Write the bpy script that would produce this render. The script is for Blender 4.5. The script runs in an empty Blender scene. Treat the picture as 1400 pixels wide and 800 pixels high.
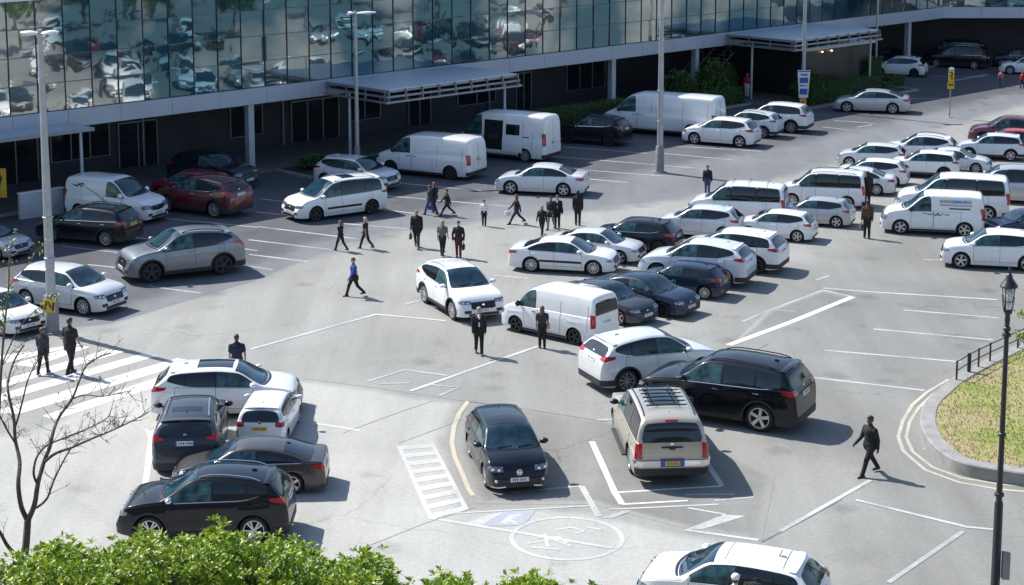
import math, random
import numpy as np

# ---------------------------------------------------------------- vehicle shape (metres, x forward, y left, z up)
def pchip(pts):
    xs = np.array([p[0] for p in pts], float); ys = np.array([p[1] for p in pts], float)
    h = np.diff(xs); d = np.diff(ys) / h
    m = np.zeros(len(xs)); m[0] = d[0]; m[-1] = d[-1]
    for i in range(1, len(xs) - 1):
        if d[i-1] * d[i] > 0:
            w1 = 2*h[i] + h[i-1]; w2 = h[i] + 2*h[i-1]
            m[i] = (w1 + w2) / (w1/d[i-1] + w2/d[i])
    def f(x):
        x = min(max(x, xs[0]), xs[-1])
        i = min(int(np.searchsorted(xs, x, side='right')) - 1, len(h) - 1); i = max(i, 0)
        t = (x - xs[i]) / h[i]
        a = (1+2*t)*(1-t)**2; b = t*(1-t)**2; c = t*t*(3-2*t); e = t*t*(t-1)
        return a*ys[i] + b*h[i]*m[i] + c*ys[i+1] + e*h[i]*m[i+1]
    return f

TYPES = {
 'sedan': dict(W=1.83, top=[(-2.32,.56),(-2.30,.74),(-2.24,.98),(-2.05,1.06),(-1.66,1.11),(-1.0,1.36),(-.5,1.445),(0,1.455),(.38,1.41),(1.12,1.01),(1.22,.98),(1.6,.93),(1.95,.84),(2.14,.73),(2.25,.60),(2.31,.46),(2.32,.40)],
   belt=[(-2.3,.97),(-1.5,.97),(1.1,.90),(2.3,.75)], gc=.19, xf=1.42, xr=-1.29, r=.335, ws=(.36,1.12), rg=('top',-1.66,-1.0), dlo=(-1.62,.98), bp=(-.28,), tum=.36, kind='car'),
 'fastback': dict(W=1.84, top=[(-2.34,.56),(-2.32,.76),(-2.26,1.0),(-2.12,1.06),(-1.9,1.10),(-1.1,1.35),(-.5,1.435),(0,1.445),(.36,1.40),(1.12,1.01),(1.22,.98),(1.6,.92),(1.98,.82),(2.17,.70),(2.28,.57),(2.33,.45),(2.34,.40)],
   belt=[(-2.3,.99),(-1.5,.98),(1.1,.90),(2.3,.74)], gc=.18, xf=1.45, xr=-1.32, r=.345, ws=(.34,1.12), rg=('top',-1.88,-1.08), dlo=(-1.75,.98), bp=(-.28,-1.18), tum=.40, kind='car'),
 'hatch': dict(W=1.79, top=[(-2.10,.55),(-2.08,.74),(-2.03,.93),(-1.9,1.06),(-1.66,1.30),(-1.52,1.40),(-1.1,1.46),(-.3,1.49),(.3,1.445),(1.02,1.05),(1.12,1.015),(1.5,.96),(1.82,.85),(1.98,.71),(2.06,.56),(2.10,.44)],
   belt=[(-2.1,1.02),(-1.4,.99),(1.0,.92),(2.1,.78)], gc=.19, xf=1.27, xr=-1.34, r=.325, ws=(.28,1.02), rg=('rear',.99,1.33), dlo=(-1.60,.92), bp=(-.25,-1.08), tum=.36, kind='car', spoiler=1, kick=.14),
 'small': dict(W=1.70, top=[(-1.95,.55),(-1.935,.74),(-1.90,.95),(-1.82,1.08),(-1.64,1.36),(-1.52,1.44),(-1.0,1.50),(-.2,1.52),(.35,1.47),(1.05,1.08),(1.14,1.04),(1.45,.98),(1.72,.87),(1.86,.72),(1.92,.58),(1.95,.46)],
   belt=[(-1.95,1.04),(-1.3,1.01),(1.0,.95),(1.95,.8)], gc=.18, xf=1.2, xr=-1.3, r=.305, ws=(.32,1.04), rg=('rear',1.03,1.37), dlo=(-1.55,.95), bp=(-.2,-1.05), tum=.32, kind='car', spoiler=1, kick=.12),
 'suv': dict(W=1.86, top=[(-2.2,.62),(-2.185,.84),(-2.14,1.05),(-2.04,1.20),(-1.84,1.43),(-1.70,1.53),(-1.2,1.635),(-.4,1.695),(.15,1.66),(.95,1.22),(1.06,1.17),(1.5,1.11),(1.86,1.0),(2.05,.85),(2.16,.64),(2.22,.50)],
   belt=[(-2.2,1.24),(-1.2,1.15),(1.0,1.05),(2.22,.9)], gc=.25, xf=1.33, xr=-1.31, r=.378, ws=(.15,.95), rg=('rear',1.18,1.46), dlo=(-1.74,.86), bp=(-.27,-1.14), tum=.36, kind='car', spoiler=1, rails=1, clad=1, kick=.15),
 'estate': dict(W=1.86, top=[(-2.26,.60),(-2.24,.82),(-2.19,1.04),(-2.08,1.18),(-1.88,1.46),(-1.74,1.57),(-1.2,1.64),(-.4,1.67),(.22,1.62),(1.02,1.18),(1.12,1.14),(1.55,1.08),(1.9,.97),(2.08,.83),(2.2,.62),(2.26,.48)],
   belt=[(-2.26,1.16),(-1.5,1.12),(1.0,1.05),(2.26,.9)], gc=.25, xf=1.36, xr=-1.32, r=.365, ws=(.22,1.02), rg=('rear',1.13,1.48), dlo=(-1.85,.92), bp=(-.22,-1.15), tum=.32, kind='car', spoiler=1, rails=1, clad=1),
 'bigsuv': dict(W=1.98, top=[(-2.4,.64),(-2.385,.90),(-2.34,1.14),(-2.25,1.29),(-2.07,1.62),(-1.94,1.75),(-1.4,1.83),(-.4,1.87),(.25,1.82),(1.02,1.33),(1.14,1.28),(1.62,1.23),(2.02,1.13),(2.22,.96),(2.35,.72),(2.4,.55)],
   belt=[(-2.4,1.28),(-1.5,1.23),(1.1,1.16),(2.4,1.0)], gc=.26, xf=1.46, xr=-1.36, r=.41, ws=(.25,1.02), rg=('rear',1.26,1.65), dlo=(-1.96,.94), bp=(-.24,-1.2), tum=.30, kind='car', spoiler=1, rails=1, clad=1, kick=.06),
 'boxsuv': dict(W=2.02, top=[(-2.57,.66),(-2.56,.95),(-2.53,1.16),(-2.44,1.50),(-2.36,1.74),(-2.22,1.85),(-1.8,1.90),(-.8,1.93),(.25,1.90),(.45,1.84),(1.08,1.30),(1.18,1.26),(1.9,1.20),(2.3,1.12),(2.47,.98),(2.55,.72),(2.57,.56)],
   belt=[(-2.57,1.22),(-1.5,1.2),(1.1,1.17),(2.57,1.05)], gc=.30, xf=1.62, xr=-1.36, r=.40, ws=(.44,1.08), rg=('rear',1.24,1.74), dlo=(-2.30,1.0), bp=(-.15,-1.2), tum=.22, kind='car', rails=1, boxy=1),
 'mpv': dict(W=1.94, top=[(-2.47,.62),(-2.455,.88),(-2.41,1.10),(-2.33,1.28),(-2.20,1.58),(-2.06,1.69),(-1.5,1.75),(-.3,1.78),(.42,1.71),(1.36,1.15),(1.46,1.11),(1.86,1.02),(2.2,.86),(2.36,.68),(2.44,.54),(2.47,.44)],
   belt=[(-2.47,1.10),(-1.5,1.08),(1.3,1.00),(2.47,.85)], gc=.20, xf=1.50, xr=-1.52, r=.345, ws=(.42,1.36), rg=('rear',1.16,1.58), dlo=(-2.12,1.22), bp=(.1,-1.2), tum=.26, kind='car', rails=1, spoiler=1),
 'wagonvan': dict(W=1.95, top=[(-2.45,.62),(-2.44,1.05),(-2.41,1.4),(-2.33,1.78),(-2.2,1.88),(-1.5,1.93),(-.2,1.95),(.5,1.88),(1.36,1.25),(1.46,1.21),(1.9,1.10),(2.2,.94),(2.36,.74),(2.43,.56),(2.45,.46)],
   belt=[(-2.45,1.15),(1.3,1.08),(2.45,.9)], gc=.20, xf=1.48, xr=-1.52, r=.345, ws=(.50,1.36), rg=('rear',1.22,1.72), dlo=(-2.22,1.22), bp=(.22,-1.05), tum=.16, kind='car', rails=1, boxy=1, pane_pillar=.10),
 'smallvan': dict(W=1.84, top=[(-2.24,.60),(-2.235,1.0),(-2.21,1.35),(-2.14,1.74),(-2.02,1.83),(-1.4,1.87),(0,1.87),(.36,1.80),(1.12,1.22),(1.22,1.18),(1.65,1.08),(1.96,.93),(2.12,.76),(2.21,.57),(2.24,.47)],
   belt=[(-2.24,1.12),(1.1,1.06),(2.24,.88)], gc=.20, xf=1.34, xr=-1.40, r=.325, ws=(.36,1.12), rg=None, dlo=(.05,.98), bp=(), tum=.14, kind='van'),
 'midvan': dict(W=1.90, top=[(-2.4,.62),(-2.395,1.1),(-2.36,1.55),(-2.28,1.88),(-2.14,1.96),(-1.2,2.0),(.4,1.98),(.78,1.90),(1.52,1.28),(1.62,1.22),(1.95,1.10),(2.2,.92),(2.33,.72),(2.385,.56),(2.4,.48)],
   belt=[(-2.4,1.15),(1.5,1.1),(2.4,.9)], gc=.20, xf=1.50, xr=-1.45, r=.33, ws=(.78,1.52), rg=('rear',1.24,1.74), dlo=(.50,1.38), bp=(), tum=.14, kind='van'),
 'longvan': dict(W=1.99, top=[(-2.65,.62),(-2.645,1.1),(-2.61,1.6),(-2.53,1.95),(-2.4,2.03),(-1.2,2.08),(.5,2.06),(.95,1.97),(1.72,1.32),(1.82,1.26),(2.2,1.13),(2.45,.95),(2.58,.74),(2.64,.56),(2.65,.48)],
   belt=[(-2.65,1.18),(1.6,1.13),(2.65,.9)], gc=.21, xf=1.68, xr=-1.62, r=.345, ws=(.95,1.72), rg=None, dlo=(.62,1.58), bp=(), tum=.13, kind='van'),
 'xlvan': dict(W=2.0, top=[(-3.3,.62),(-3.295,1.1),(-3.26,1.75),(-3.19,2.08),(-3.05,2.17),(-1.2,2.2),(1.1,2.18),(1.55,2.08),(2.36,1.38),(2.46,1.32),(2.82,1.17),(3.06,.98),(3.2,.76),(3.27,.58),(3.3,.5)],
   belt=[(-3.3,1.22),(2.2,1.17),(3.3,.92)], gc=.22, xf=2.25, xr=-2.0, r=.35, ws=(1.55,2.36), rg=None, dlo=(1.22,2.22), bp=(), tum=.12, kind='van'),
 'bigvan': dict(W=2.02, top=[(-2.97,.66),(-2.965,1.5),(-2.93,2.2),(-2.86,2.44),(-2.7,2.52),(-1.0,2.55),(.9,2.52),(1.28,2.40),(2.10,1.42),(2.2,1.36),(2.55,1.18),(2.78,.98),(2.9,.76),(2.96,.58),(2.97,.5)],
   belt=[(-2.97,1.3),(2.0,1.24),(2.97,.95)], gc=.24, xf=1.95, xr=-1.75, r=.35, ws=(1.28,2.10), rg=None, dlo=(.98,1.98), bp=(), tum=.09, kind='van'),
}

class Shape:
    NL, NS, NC, NT = 10, 6, 6, 8
    def __init__(s, name):
        p = TYPES[name]; s.name = name; s.p = p
        s.top = pchip(p['top']); s.belt = pchip(p['belt'])
        s.x0 = p['top'][0][0]; s.x1 = p['top'][-1][0]; s.W2 = p['W']/2; s.r = p['r']; s.R = p['r'] + .055
        s.L = s.x1 - s.x0; s.Hm = max(q[1] for q in p['top'])
        s.van = p['kind'] == 'van' or p.get('boxy')
        s.cache = {}
    def plan(s, x):
        ef, er = (.62, .34) if not s.van else (.5, .16)
        v = 1.0
        d = s.x1 - x
        if d < ef: v = .70 + .30*math.sqrt(max(0, 1-(1-d/ef)**2))
        d = x - s.x0
        if d < er: v = min(v, .80 + .20*math.sqrt(max(0, 1-(1-d/er)**2)))
        t = max(0, (abs(x) - .4*s.L*.5)/(s.L*.5))
        return v*(1 - .045*t*t)
    def arch(s, x):
        z = s.p['gc']
        for a in (s.p['xf'], s.p['xr']):
            q = s.R**2 - (x-a)**2
            if q > 0: z = max(z, s.r + math.sqrt(q))
        return z
    def bot(s, x):
        z = s.arch(x)
        d = min(s.x1 - x, x - s.x0)
        if d < .35: z = max(z, s.p['gc'] + .04*(1-d/.35))
        return min(z, s.top(x) - .10)
    def section(s, x):
        k = round(x, 5)
        if k in s.cache: return s.cache[k]
        zt = s.top(x); zb = s.bot(x); w = s.W2*s.plan(x); B = s.belt(x)
        zs = max(min(B, zt-.045), zb+.03)
        zm = .56*B; ys = []; zz = []
        def side(z):
            if z < zm: y = w*(1 - .085*((zm-z)/zm)**2)
            else: y = w*(1 - .055*((z-zm)/(max(B-zm, .1)))**2)
            y += .016*max(0, 1-abs(z-.80*B)/.05) - .012*max(0, 1-abs(z-.47*B)/.10)
            return y
        for i in range(s.NL):
            z = zb + (zs-zb)*i/(s.NL-1); zz.append(z); ys.append(side(z))
        wsd = ys[-1]; hg = zt - zs
        tum = s.p['tum']
        inset = .018*min(1, hg/.2)
        wr = max(.12, wsd - inset - tum*hg*(.85+.15*hg/.6)); cr = min(.055, hg*.45)
        P0 = (wsd-inset, zs + .012*min(1, hg/.2)); C = (wr, zt-cr)
        L0 = math.hypot(C[0]-P0[0], C[1]-P0[1]); rc = min(.13, .45*L0, .3*wr)
        f = 1 - rc/max(L0, 1e-6); bulge = .018*min(1, hg/.4)
        for i in range(s.NS):
            t = f*i/(s.NS-1)
            ys.append(P0[0] + (C[0]-P0[0])*t + bulge*math.sin(math.pi*t)); zz.append(P0[1] + (C[1]-P0[1])*t)
        A = (ys[-1], zz[-1]); y2 = wr - rc
        D = (y2, zt - cr*(y2/wr)**2)
        for i in range(1, s.NC+1):
            t = i/s.NC; ys.append((1-t)**2*A[0] + 2*t*(1-t)*C[0] + t*t*D[0]); zz.append((1-t)**2*A[1] + 2*t*(1-t)*C[1] + t*t*D[1])
        for i in range(1, s.NT+1):
            y = y2*(1-i/s.NT); ys.append(y); zz.append(zt - cr*(y/wr)**2)
        for i in range(1, len(zz)): zz[i] = max(zz[i], zz[i-1] + 1e-5)
        r = (np.array(ys), np.array(zz), wr, cr, zs)
        s.cache[k] = r
        return r
    def Y(s, x, z):
        y, zz, *_ = s.section(x)
        if z > zz[-1]: return 0.0
        return float(np.interp(z, zz, y))
    def Z(s, x, y):
        ys, zz, *_ = s.section(x); n = s.NL
        return float(np.interp(abs(y), ys[n:][::-1], zz[n:][::-1]))
    def stations(s):
        xs = set()
        x = s.x0; xs.add(x)
        while x < s.x1:
            st = .11; 
            while st > .004:
                if abs(s.top(min(x+st, s.x1)) - s.top(x)) + st*.6 < .085: break
                st *= .7
            d = min(x - s.x0, s.x1 - x)
            if d < .6: st = min(st, .02 + .09*d)
            x += st; xs.add(min(x, s.x1))
        for a in (s.p['xf'], s.p['xr']):
            for i in range(17): xs.add(a - s.R*math.cos(math.pi*i/16)*.9999)
            xs.add(a-s.R-.003); xs.add(a+s.R+.003)
        o = sorted(xs); out = [o[0]]
        for v in o[1:]:
            if v - out[-1] > .0015: out.append(v)
        return out
    def hull(s):
        pts = []
        for x in np.linspace(s.x0, s.x1, 24):
            y, z, *_ = s.section(float(x))
            for i in (0, 5, s.NL-1, s.NL+s.NS, len(y)-1):
                zz = 0.0 if i == 0 and (abs(x-s.p['xf']) < .2 or abs(x-s.p['xr']) < .2) else z[i]
                pts += [(x, y[i], zz), (x, -y[i], zz)]
        return np.array(pts)

import bpy, bmesh
from mathutils import Vector, Matrix
R = math.radians
rnd = random.Random(7)
COL = bpy.context.scene.collection
H_CAM = 16.666

# ---------------------------------------------------------------- helpers
class MB:
    """collects vertices and faces of ONE piece"""
    def __init__(s): s.v = []; s.f = []; s.m = []
    def grid(s, P, mat=0, close_u=False, flip=False):
        n, m = len(P), len(P[0]); b = len(s.v)
        for row in P: s.v += [tuple(p) for p in row]
        for i in range(n if close_u else n-1):
            for j in range(m-1):
                q = (b+i*m+j, b+((i+1) % n)*m+j, b+((i+1) % n)*m+j+1, b+i*m+j+1)
                s.f.append(q[::-1] if flip else q); s.m.append(mat)
    def poly(s, pts, mat=0):
        b = len(s.v); s.v += [tuple(p) for p in pts]; s.f.append(tuple(range(b, b+len(pts)))); s.m.append(mat)
    def box(s, c, d, mat=0, rot=None, bev=0.0):
        hx, hy, hz = d[0]/2, d[1]/2, d[2]/2
        bm = bmesh.new(); bmesh.ops.create_cube(bm, size=1)
        for v in bm.verts: v.co = Vector((v.co.x*d[0], v.co.y*d[1], v.co.z*d[2]))
        if bev: bmesh.ops.bevel(bm, geom=list(bm.edges), offset=bev, segments=2, affect='EDGES', profile=.6)
        s.add(bm, mat, (Matrix.Translation(c) @ (rot if rot else Matrix.Identity(4))))
    def add(s, bm, mat=0, M=None):
        b = len(s.v); bm.verts.index_update()
        for v in bm.verts:
            p = M @ v.co if M else v.co
            s.v.append(tuple(p))
        for f in bm.faces: s.f.append(tuple(b+v.index for v in f.verts)); s.m.append(mat)
        bm.free()
    def tube(s, pts, rad, n=8, mat=0, cap=True):
        pts = [Vector(p) for p in pts]; rr = rad if isinstance(rad, (list, tuple)) else [rad]*len(pts)
        rows = []; up = None
        for i, p in enumerate(pts):
            a = pts[max(i-1, 0)]; c = pts[min(i+1, len(pts)-1)]; t = (c-a).normalized()
            if up is None:
                up = Vector((0, 0, 1)) if abs(t.z) < .9 else Vector((1, 0, 0))
            x = t.cross(up).normalized(); y = x.cross(t).normalized(); up = y
            rows.append([p + (x*math.cos(2*math.pi*k/n) + y*math.sin(2*math.pi*k/n))*rr[i] for k in range(n)])
        b = len(s.v)
        for row in rows: s.v += [tuple(q) for q in row]
        for i in range(len(rows)-1):
            for k in range(n):
                s.f.append((b+i*n+k, b+i*n+(k+1) % n, b+(i+1)*n+(k+1) % n, b+(i+1)*n+k)); s.m.append(mat)
        if cap:
            s.f.append(tuple(b+k for k in range(n))[::-1]); s.m.append(mat)
            e = b+(len(rows)-1)*n; s.f.append(tuple(e+k for k in range(n))); s.m.append(mat)
    def lathe(s, prof, n=32, axis='y', mat=0, c=(0, 0, 0)):
        """prof: (radius, position along the axis)"""
        rows = []
        for k in range(n):
            a = 2*math.pi*k/n; ca, sa = math.cos(a), math.sin(a); row = []
            for r, t in prof:
                p = {'y': (r*ca, t, r*sa), 'z': (r*ca, r*sa, t), 'x': (t, r*ca, r*sa)}[axis]
                row.append((p[0]+c[0], p[1]+c[1], p[2]+c[2]))
            rows.append(row)
        s.grid(rows, mat, close_u=True)
    def mesh(s, name, mats, smooth=True, angle=38):
        me = bpy.data.meshes.new(name); me.from_pydata(s.v, [], s.f)
        for m in mats: me.materials.append(m)
        if s.m: me.polygons.foreach_set('material_index', s.m)
        if smooth:
            bm = bmesh.new(); bm.from_mesh(me); lim = R(angle)
            for f in bm.faces: f.smooth = True
            for e in bm.edges:
                if len(e.link_faces) == 2 and e.calc_face_angle(0) > lim: e.smooth = False
            bm.to_mesh(me); bm.free()
        me.update()
        return me
    def build(s, name, mats, parent=None, smooth=True, angle=38, loc=None):
        if not isinstance(mats, (list, tuple)): mats = [mats]
        return link(name, s.mesh(name, mats, smooth, angle), parent, loc)

def link(name, me, parent=None, loc=None):
    o = bpy.data.objects.new(name, me); COL.objects.link(o)
    if parent is not None: o.parent = parent
    if loc is not None: o.location = loc
    return o
def empty(name, loc=(0, 0, 0), rz=0.0, parent=None):
    o = bpy.data.objects.new(name, None); COL.objects.link(o); o.location = loc; o.rotation_euler = (0, 0, rz); o.empty_display_size = .2
    if parent is not None: o.parent = parent
    return o
def tag(o, label=None, cat=None, group=None, kind=None):
    for k, v in (('label', label), ('category', cat), ('group', group), ('kind', kind)):
        if v: o[k] = v
    return o
def bounds_fix(): pass

# ---------------------------------------------------------------- materials
MATS = {}
def mat(name, col, rough=.5, metal=0., coat=0., ior=1.5, spec=.5, var=0., scale=8., bump=0., bscale=40., emit=0.):
    if name in MATS: return MATS[name]
    m = bpy.data.materials.new(name); m.use_nodes = True; nt = m.node_tree; b = nt.nodes['Principled BSDF']
    b.inputs['Base Color'].default_value = (*col, 1); b.inputs['Roughness'].default_value = rough; b.inputs['Metallic'].default_value = metal
    b.inputs['IOR'].default_value = ior; b.inputs['Specular IOR Level'].default_value = spec
    if coat: b.inputs['Coat Weight'].default_value = coat; b.inputs['Coat Roughness'].default_value = .04
    if emit: b.inputs['Emission Color'].default_value = (*col, 1); b.inputs['Emission Strength'].default_value = emit
    tc = nt.nodes.new('ShaderNodeTexCoord')
    if var:
        n = nt.nodes.new('ShaderNodeTexNoise'); n.inputs['Scale'].default_value = scale; n.inputs['Detail'].default_value = 5
        nt.links.new(tc.outputs['Object'], n.inputs['Vector'])
        rp = nt.nodes.new('ShaderNodeMapRange'); rp.inputs['From Min'].default_value = .3; rp.inputs['From Max'].default_value = .7
        rp.inputs['To Min'].default_value = 1-var; rp.inputs['To Max'].default_value = 1+var
        nt.links.new(n.outputs['Fac'], rp.inputs['Value'])
        mx = nt.nodes.new('ShaderNodeMix'); mx.data_type = 'RGBA'; mx.blend_type = 'MULTIPLY'; mx.inputs['Factor'].default_value = 1
        mx.inputs['A'].default_value = (*col, 1); nt.links.new(rp.outputs['Result'], mx.inputs['B'])
        nt.links.new(mx.outputs['Result'], b.inputs['Base Color'])
    if bump:
        n2 = nt.nodes.new('ShaderNodeTexNoise'); n2.inputs['Scale'].default_value = bscale; n2.inputs['Detail'].default_value = 4
        nt.links.new(tc.outputs['Object'], n2.inputs['Vector'])
        bp = nt.nodes.new('ShaderNodeBump'); bp.inputs['Strength'].default_value = bump; bp.inputs['Distance'].default_value = .02
        nt.links.new(n2.outputs['Fac'], bp.inputs['Height']); nt.links.new(bp.outputs['Normal'], b.inputs['Normal'])
    MATS[name] = m
    return m

PAINT = dict(white=(.80,.80,.80), silver_white=(.66,.67,.69), ice=(.62,.66,.72), silver=(.50,.51,.53), silver_grey=(.20,.22,.25), black=(.005,.006,.010),
  black_blue=(.006,.009,.018), navy=(.012,.024,.055), slate=(.055,.062,.078), graphite=(.022,.026,.036), bronze_grey=(.085,.078,.076), maroon=(.115,.010,.018),
  crimson=(.22,.018,.03), red=(.36,.015,.02), champagne=(.46,.42,.34))
METALLIC = {'silver': .5, 'silver_grey': .55, 'champagne': .35, 'bronze_grey': .5, 'slate': .4, 'graphite': .35, 'silver_white': .15, 'maroon': .2}
def paint(c):
    """lacquered car paint with a little road film low on the panels"""
    if 'paint_'+c in MATS: return MATS['paint_'+c]
    dark = max(PAINT[c]) < .1
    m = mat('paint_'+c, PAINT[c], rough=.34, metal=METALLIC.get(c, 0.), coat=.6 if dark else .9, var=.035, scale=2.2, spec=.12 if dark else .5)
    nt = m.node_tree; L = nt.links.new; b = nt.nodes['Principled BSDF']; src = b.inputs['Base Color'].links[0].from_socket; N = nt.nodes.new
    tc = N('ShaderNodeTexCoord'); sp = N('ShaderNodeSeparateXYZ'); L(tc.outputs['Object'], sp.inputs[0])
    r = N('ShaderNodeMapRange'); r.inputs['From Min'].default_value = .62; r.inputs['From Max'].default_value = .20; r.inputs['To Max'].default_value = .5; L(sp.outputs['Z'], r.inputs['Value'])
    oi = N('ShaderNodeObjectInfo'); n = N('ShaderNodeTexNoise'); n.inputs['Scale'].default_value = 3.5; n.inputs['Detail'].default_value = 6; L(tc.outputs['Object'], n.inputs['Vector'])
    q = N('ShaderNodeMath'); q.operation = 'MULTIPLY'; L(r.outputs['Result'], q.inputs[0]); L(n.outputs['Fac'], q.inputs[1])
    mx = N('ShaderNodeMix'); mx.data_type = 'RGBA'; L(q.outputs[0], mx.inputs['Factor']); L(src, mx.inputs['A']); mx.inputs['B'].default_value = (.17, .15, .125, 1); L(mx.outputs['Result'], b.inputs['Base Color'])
    return m
M_GLASS = mat('car_glass', (.008,.013,.017), rough=.03, ior=1.62, spec=.5, var=.4, scale=2.5)
M_GLASSC = mat('car_glass_clear', (.012,.036,.056), rough=.03, ior=1.62, spec=.5, var=.6, scale=2.6)
M_GLASSF = mat('car_glass_front', (.030,.078,.085), rough=.03, ior=1.55, spec=.5, var=.85, scale=4.2)
M_TRIM = mat('black_trim', (.012,.012,.013), rough=.32)
M_PLAST = mat('grey_plastic', (.022,.023,.025), rough=.6, var=.2)
M_SEAM = mat('panel_gap', (.02,.02,.022), rough=.8)
M_DARK = mat('underbody_black', (.006,.006,.006), rough=.9, var=.2)
M_TYRE = mat('tyre_rubber', (.016,.016,.017), rough=.75, var=.25, bump=.2)
M_RIM = mat('alloy_silver', (.58,.59,.61), rough=.28, metal=.75, var=.06)
M_RIMD = mat('alloy_dark', (.05,.05,.055), rough=.4, metal=.6)
M_RIMB = mat('brake_dark', (.02,.02,.021), rough=.6, metal=.3)
M_CHROME = mat('chrome', (.72,.73,.75), rough=.12, metal=1.)
M_TAIL = mat('tail_lens_red', (.40,.008,.012), rough=.12, coat=.6, var=.3, scale=14)
M_HEAD = mat('headlamp_lens', (.20,.22,.25), rough=.10, metal=.5, coat=1., var=.45, scale=9)
M_PLATEW = mat('plate_white', (.72,.73,.72), rough=.4)
M_PLATEY = mat('plate_yellow', (.75,.50,.05), rough=.4)
M_PLATEB = mat('plate_blue', (.05,.10,.35), rough=.4)
M_GLYPH = mat('plate_glyph', (.03,.03,.04), rough=.5)

# ---------------------------------------------------------------- people
def capsule(mb, p0, p1, r0, r1, n=10, flat=1.0):
    p0, p1 = Vector(p0), Vector(p1); d = p1-p0; L = max(d.length, 1e-4); z = d/L
    x = z.cross(Vector((0, 1, 0)));  x = x.normalized() if x.length > .05 else Vector((1, 0, 0)); y = z.cross(x)
    rows = []
    for i in range(5):
        a = math.pi/2*(i/4); rows.append((p0 - z*r0*math.cos(a), r0*math.sin(a)))
    for i in range(5):
        a = math.pi/2*(1-i/4); rows.append((p1 + z*r1*math.cos(a), r1*math.sin(a)))
    b = len(mb.v)
    for c, r in rows:
        for k in range(n):
            t = 2*math.pi*k/n; mb.v.append(tuple(c + x*math.cos(t)*max(r, 1e-4) + y*math.sin(t)*max(r, 1e-4)*flat))
    for i in range(len(rows)-1):
        for k in range(n): mb.f.append((b+i*n+k, b+i*n+(k+1) % n, b+(i+1)*n+(k+1) % n, b+(i+1)*n+k)); mb.m.append(0)
def ellip(mb, c, r, rot=None):
    bm = bmesh.new(); bmesh.ops.create_uvsphere(bm, u_segments=14, v_segments=9, radius=1)
    M = Matrix.Translation(c) @ (rot or Matrix.Identity(4)) @ Matrix.Diagonal((*r, 1)); mb.add(bm, 0, M)
def melt(mb, name, mats, voxel=.013, smooth=4):
    """joins overlapping volumes into one continuous skin"""
    me = bpy.data.meshes.new(name); me.from_pydata(mb.v, [], mb.f)
    o = bpy.data.objects.new('tmp', me); COL.objects.link(o)
    m = o.modifiers.new('r', 'REMESH'); m.mode = 'VOXEL'; m.voxel_size = voxel; m.use_smooth_shade = True
    if smooth:
        q = o.modifiers.new('s', 'SMOOTH'); q.factor = .5; q.iterations = smooth
    dg = bpy.context.evaluated_depsgraph_get(); ev = o.evaluated_get(dg)
    out = bpy.data.meshes.new_from_object(ev); out.name = name
    bpy.data.objects.remove(o); bpy.data.meshes.remove(me)
    out.materials.clear()
    for q in mats: out.materials.append(q)
    for f in out.polygons: f.use_smooth = True
    return out

SKIN = {'fair': mat('skin_fair', (.52,.30,.21), .5, var=.08), 'tan': mat('skin_tan', (.36,.19,.12), .5, var=.08), 'dark': mat('skin_dark', (.13,.065,.04), .5, var=.08)}
HAIR = {'black': (.012,.010,.009), 'brown': (.05,.028,.016), 'auburn': (.15,.055,.025), 'blond': (.38,.25,.12), 'grey': (.30,.29,.28), 'pink': (.55,.34,.34), 'red': (.20,.06,.025)}
def hairmat(k): return mat('hair_'+k, HAIR[k], .55, var=.3, scale=40)
CLOTH = {'black': (.012,.012,.014), 'charcoal': (.035,.037,.042), 'navy': (.014,.018,.042), 'grey': (.20,.20,.20), 'white': (.74,.74,.74), 'blue': (.020,.06,.30), 'jeans': (.035,.06,.13), 'darkjeans': (.02,.028,.06),
  'maroon': (.13,.012,.02), 'brown': (.09,.05,.025), 'pink': (.50,.16,.17), 'red': (.42,.03,.03), 'greygreen': (.12,.13,.12), 'beige': (.40,.33,.25), 'lightblue': (.45,.52,.64), 'leather': (.012,.011,.011), 'green': (.05,.25,.14)}
def cloth(k): return mat('cloth_'+k, CLOTH[k], .85, var=.22, scale=9, bump=.25, bscale=18)

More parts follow.
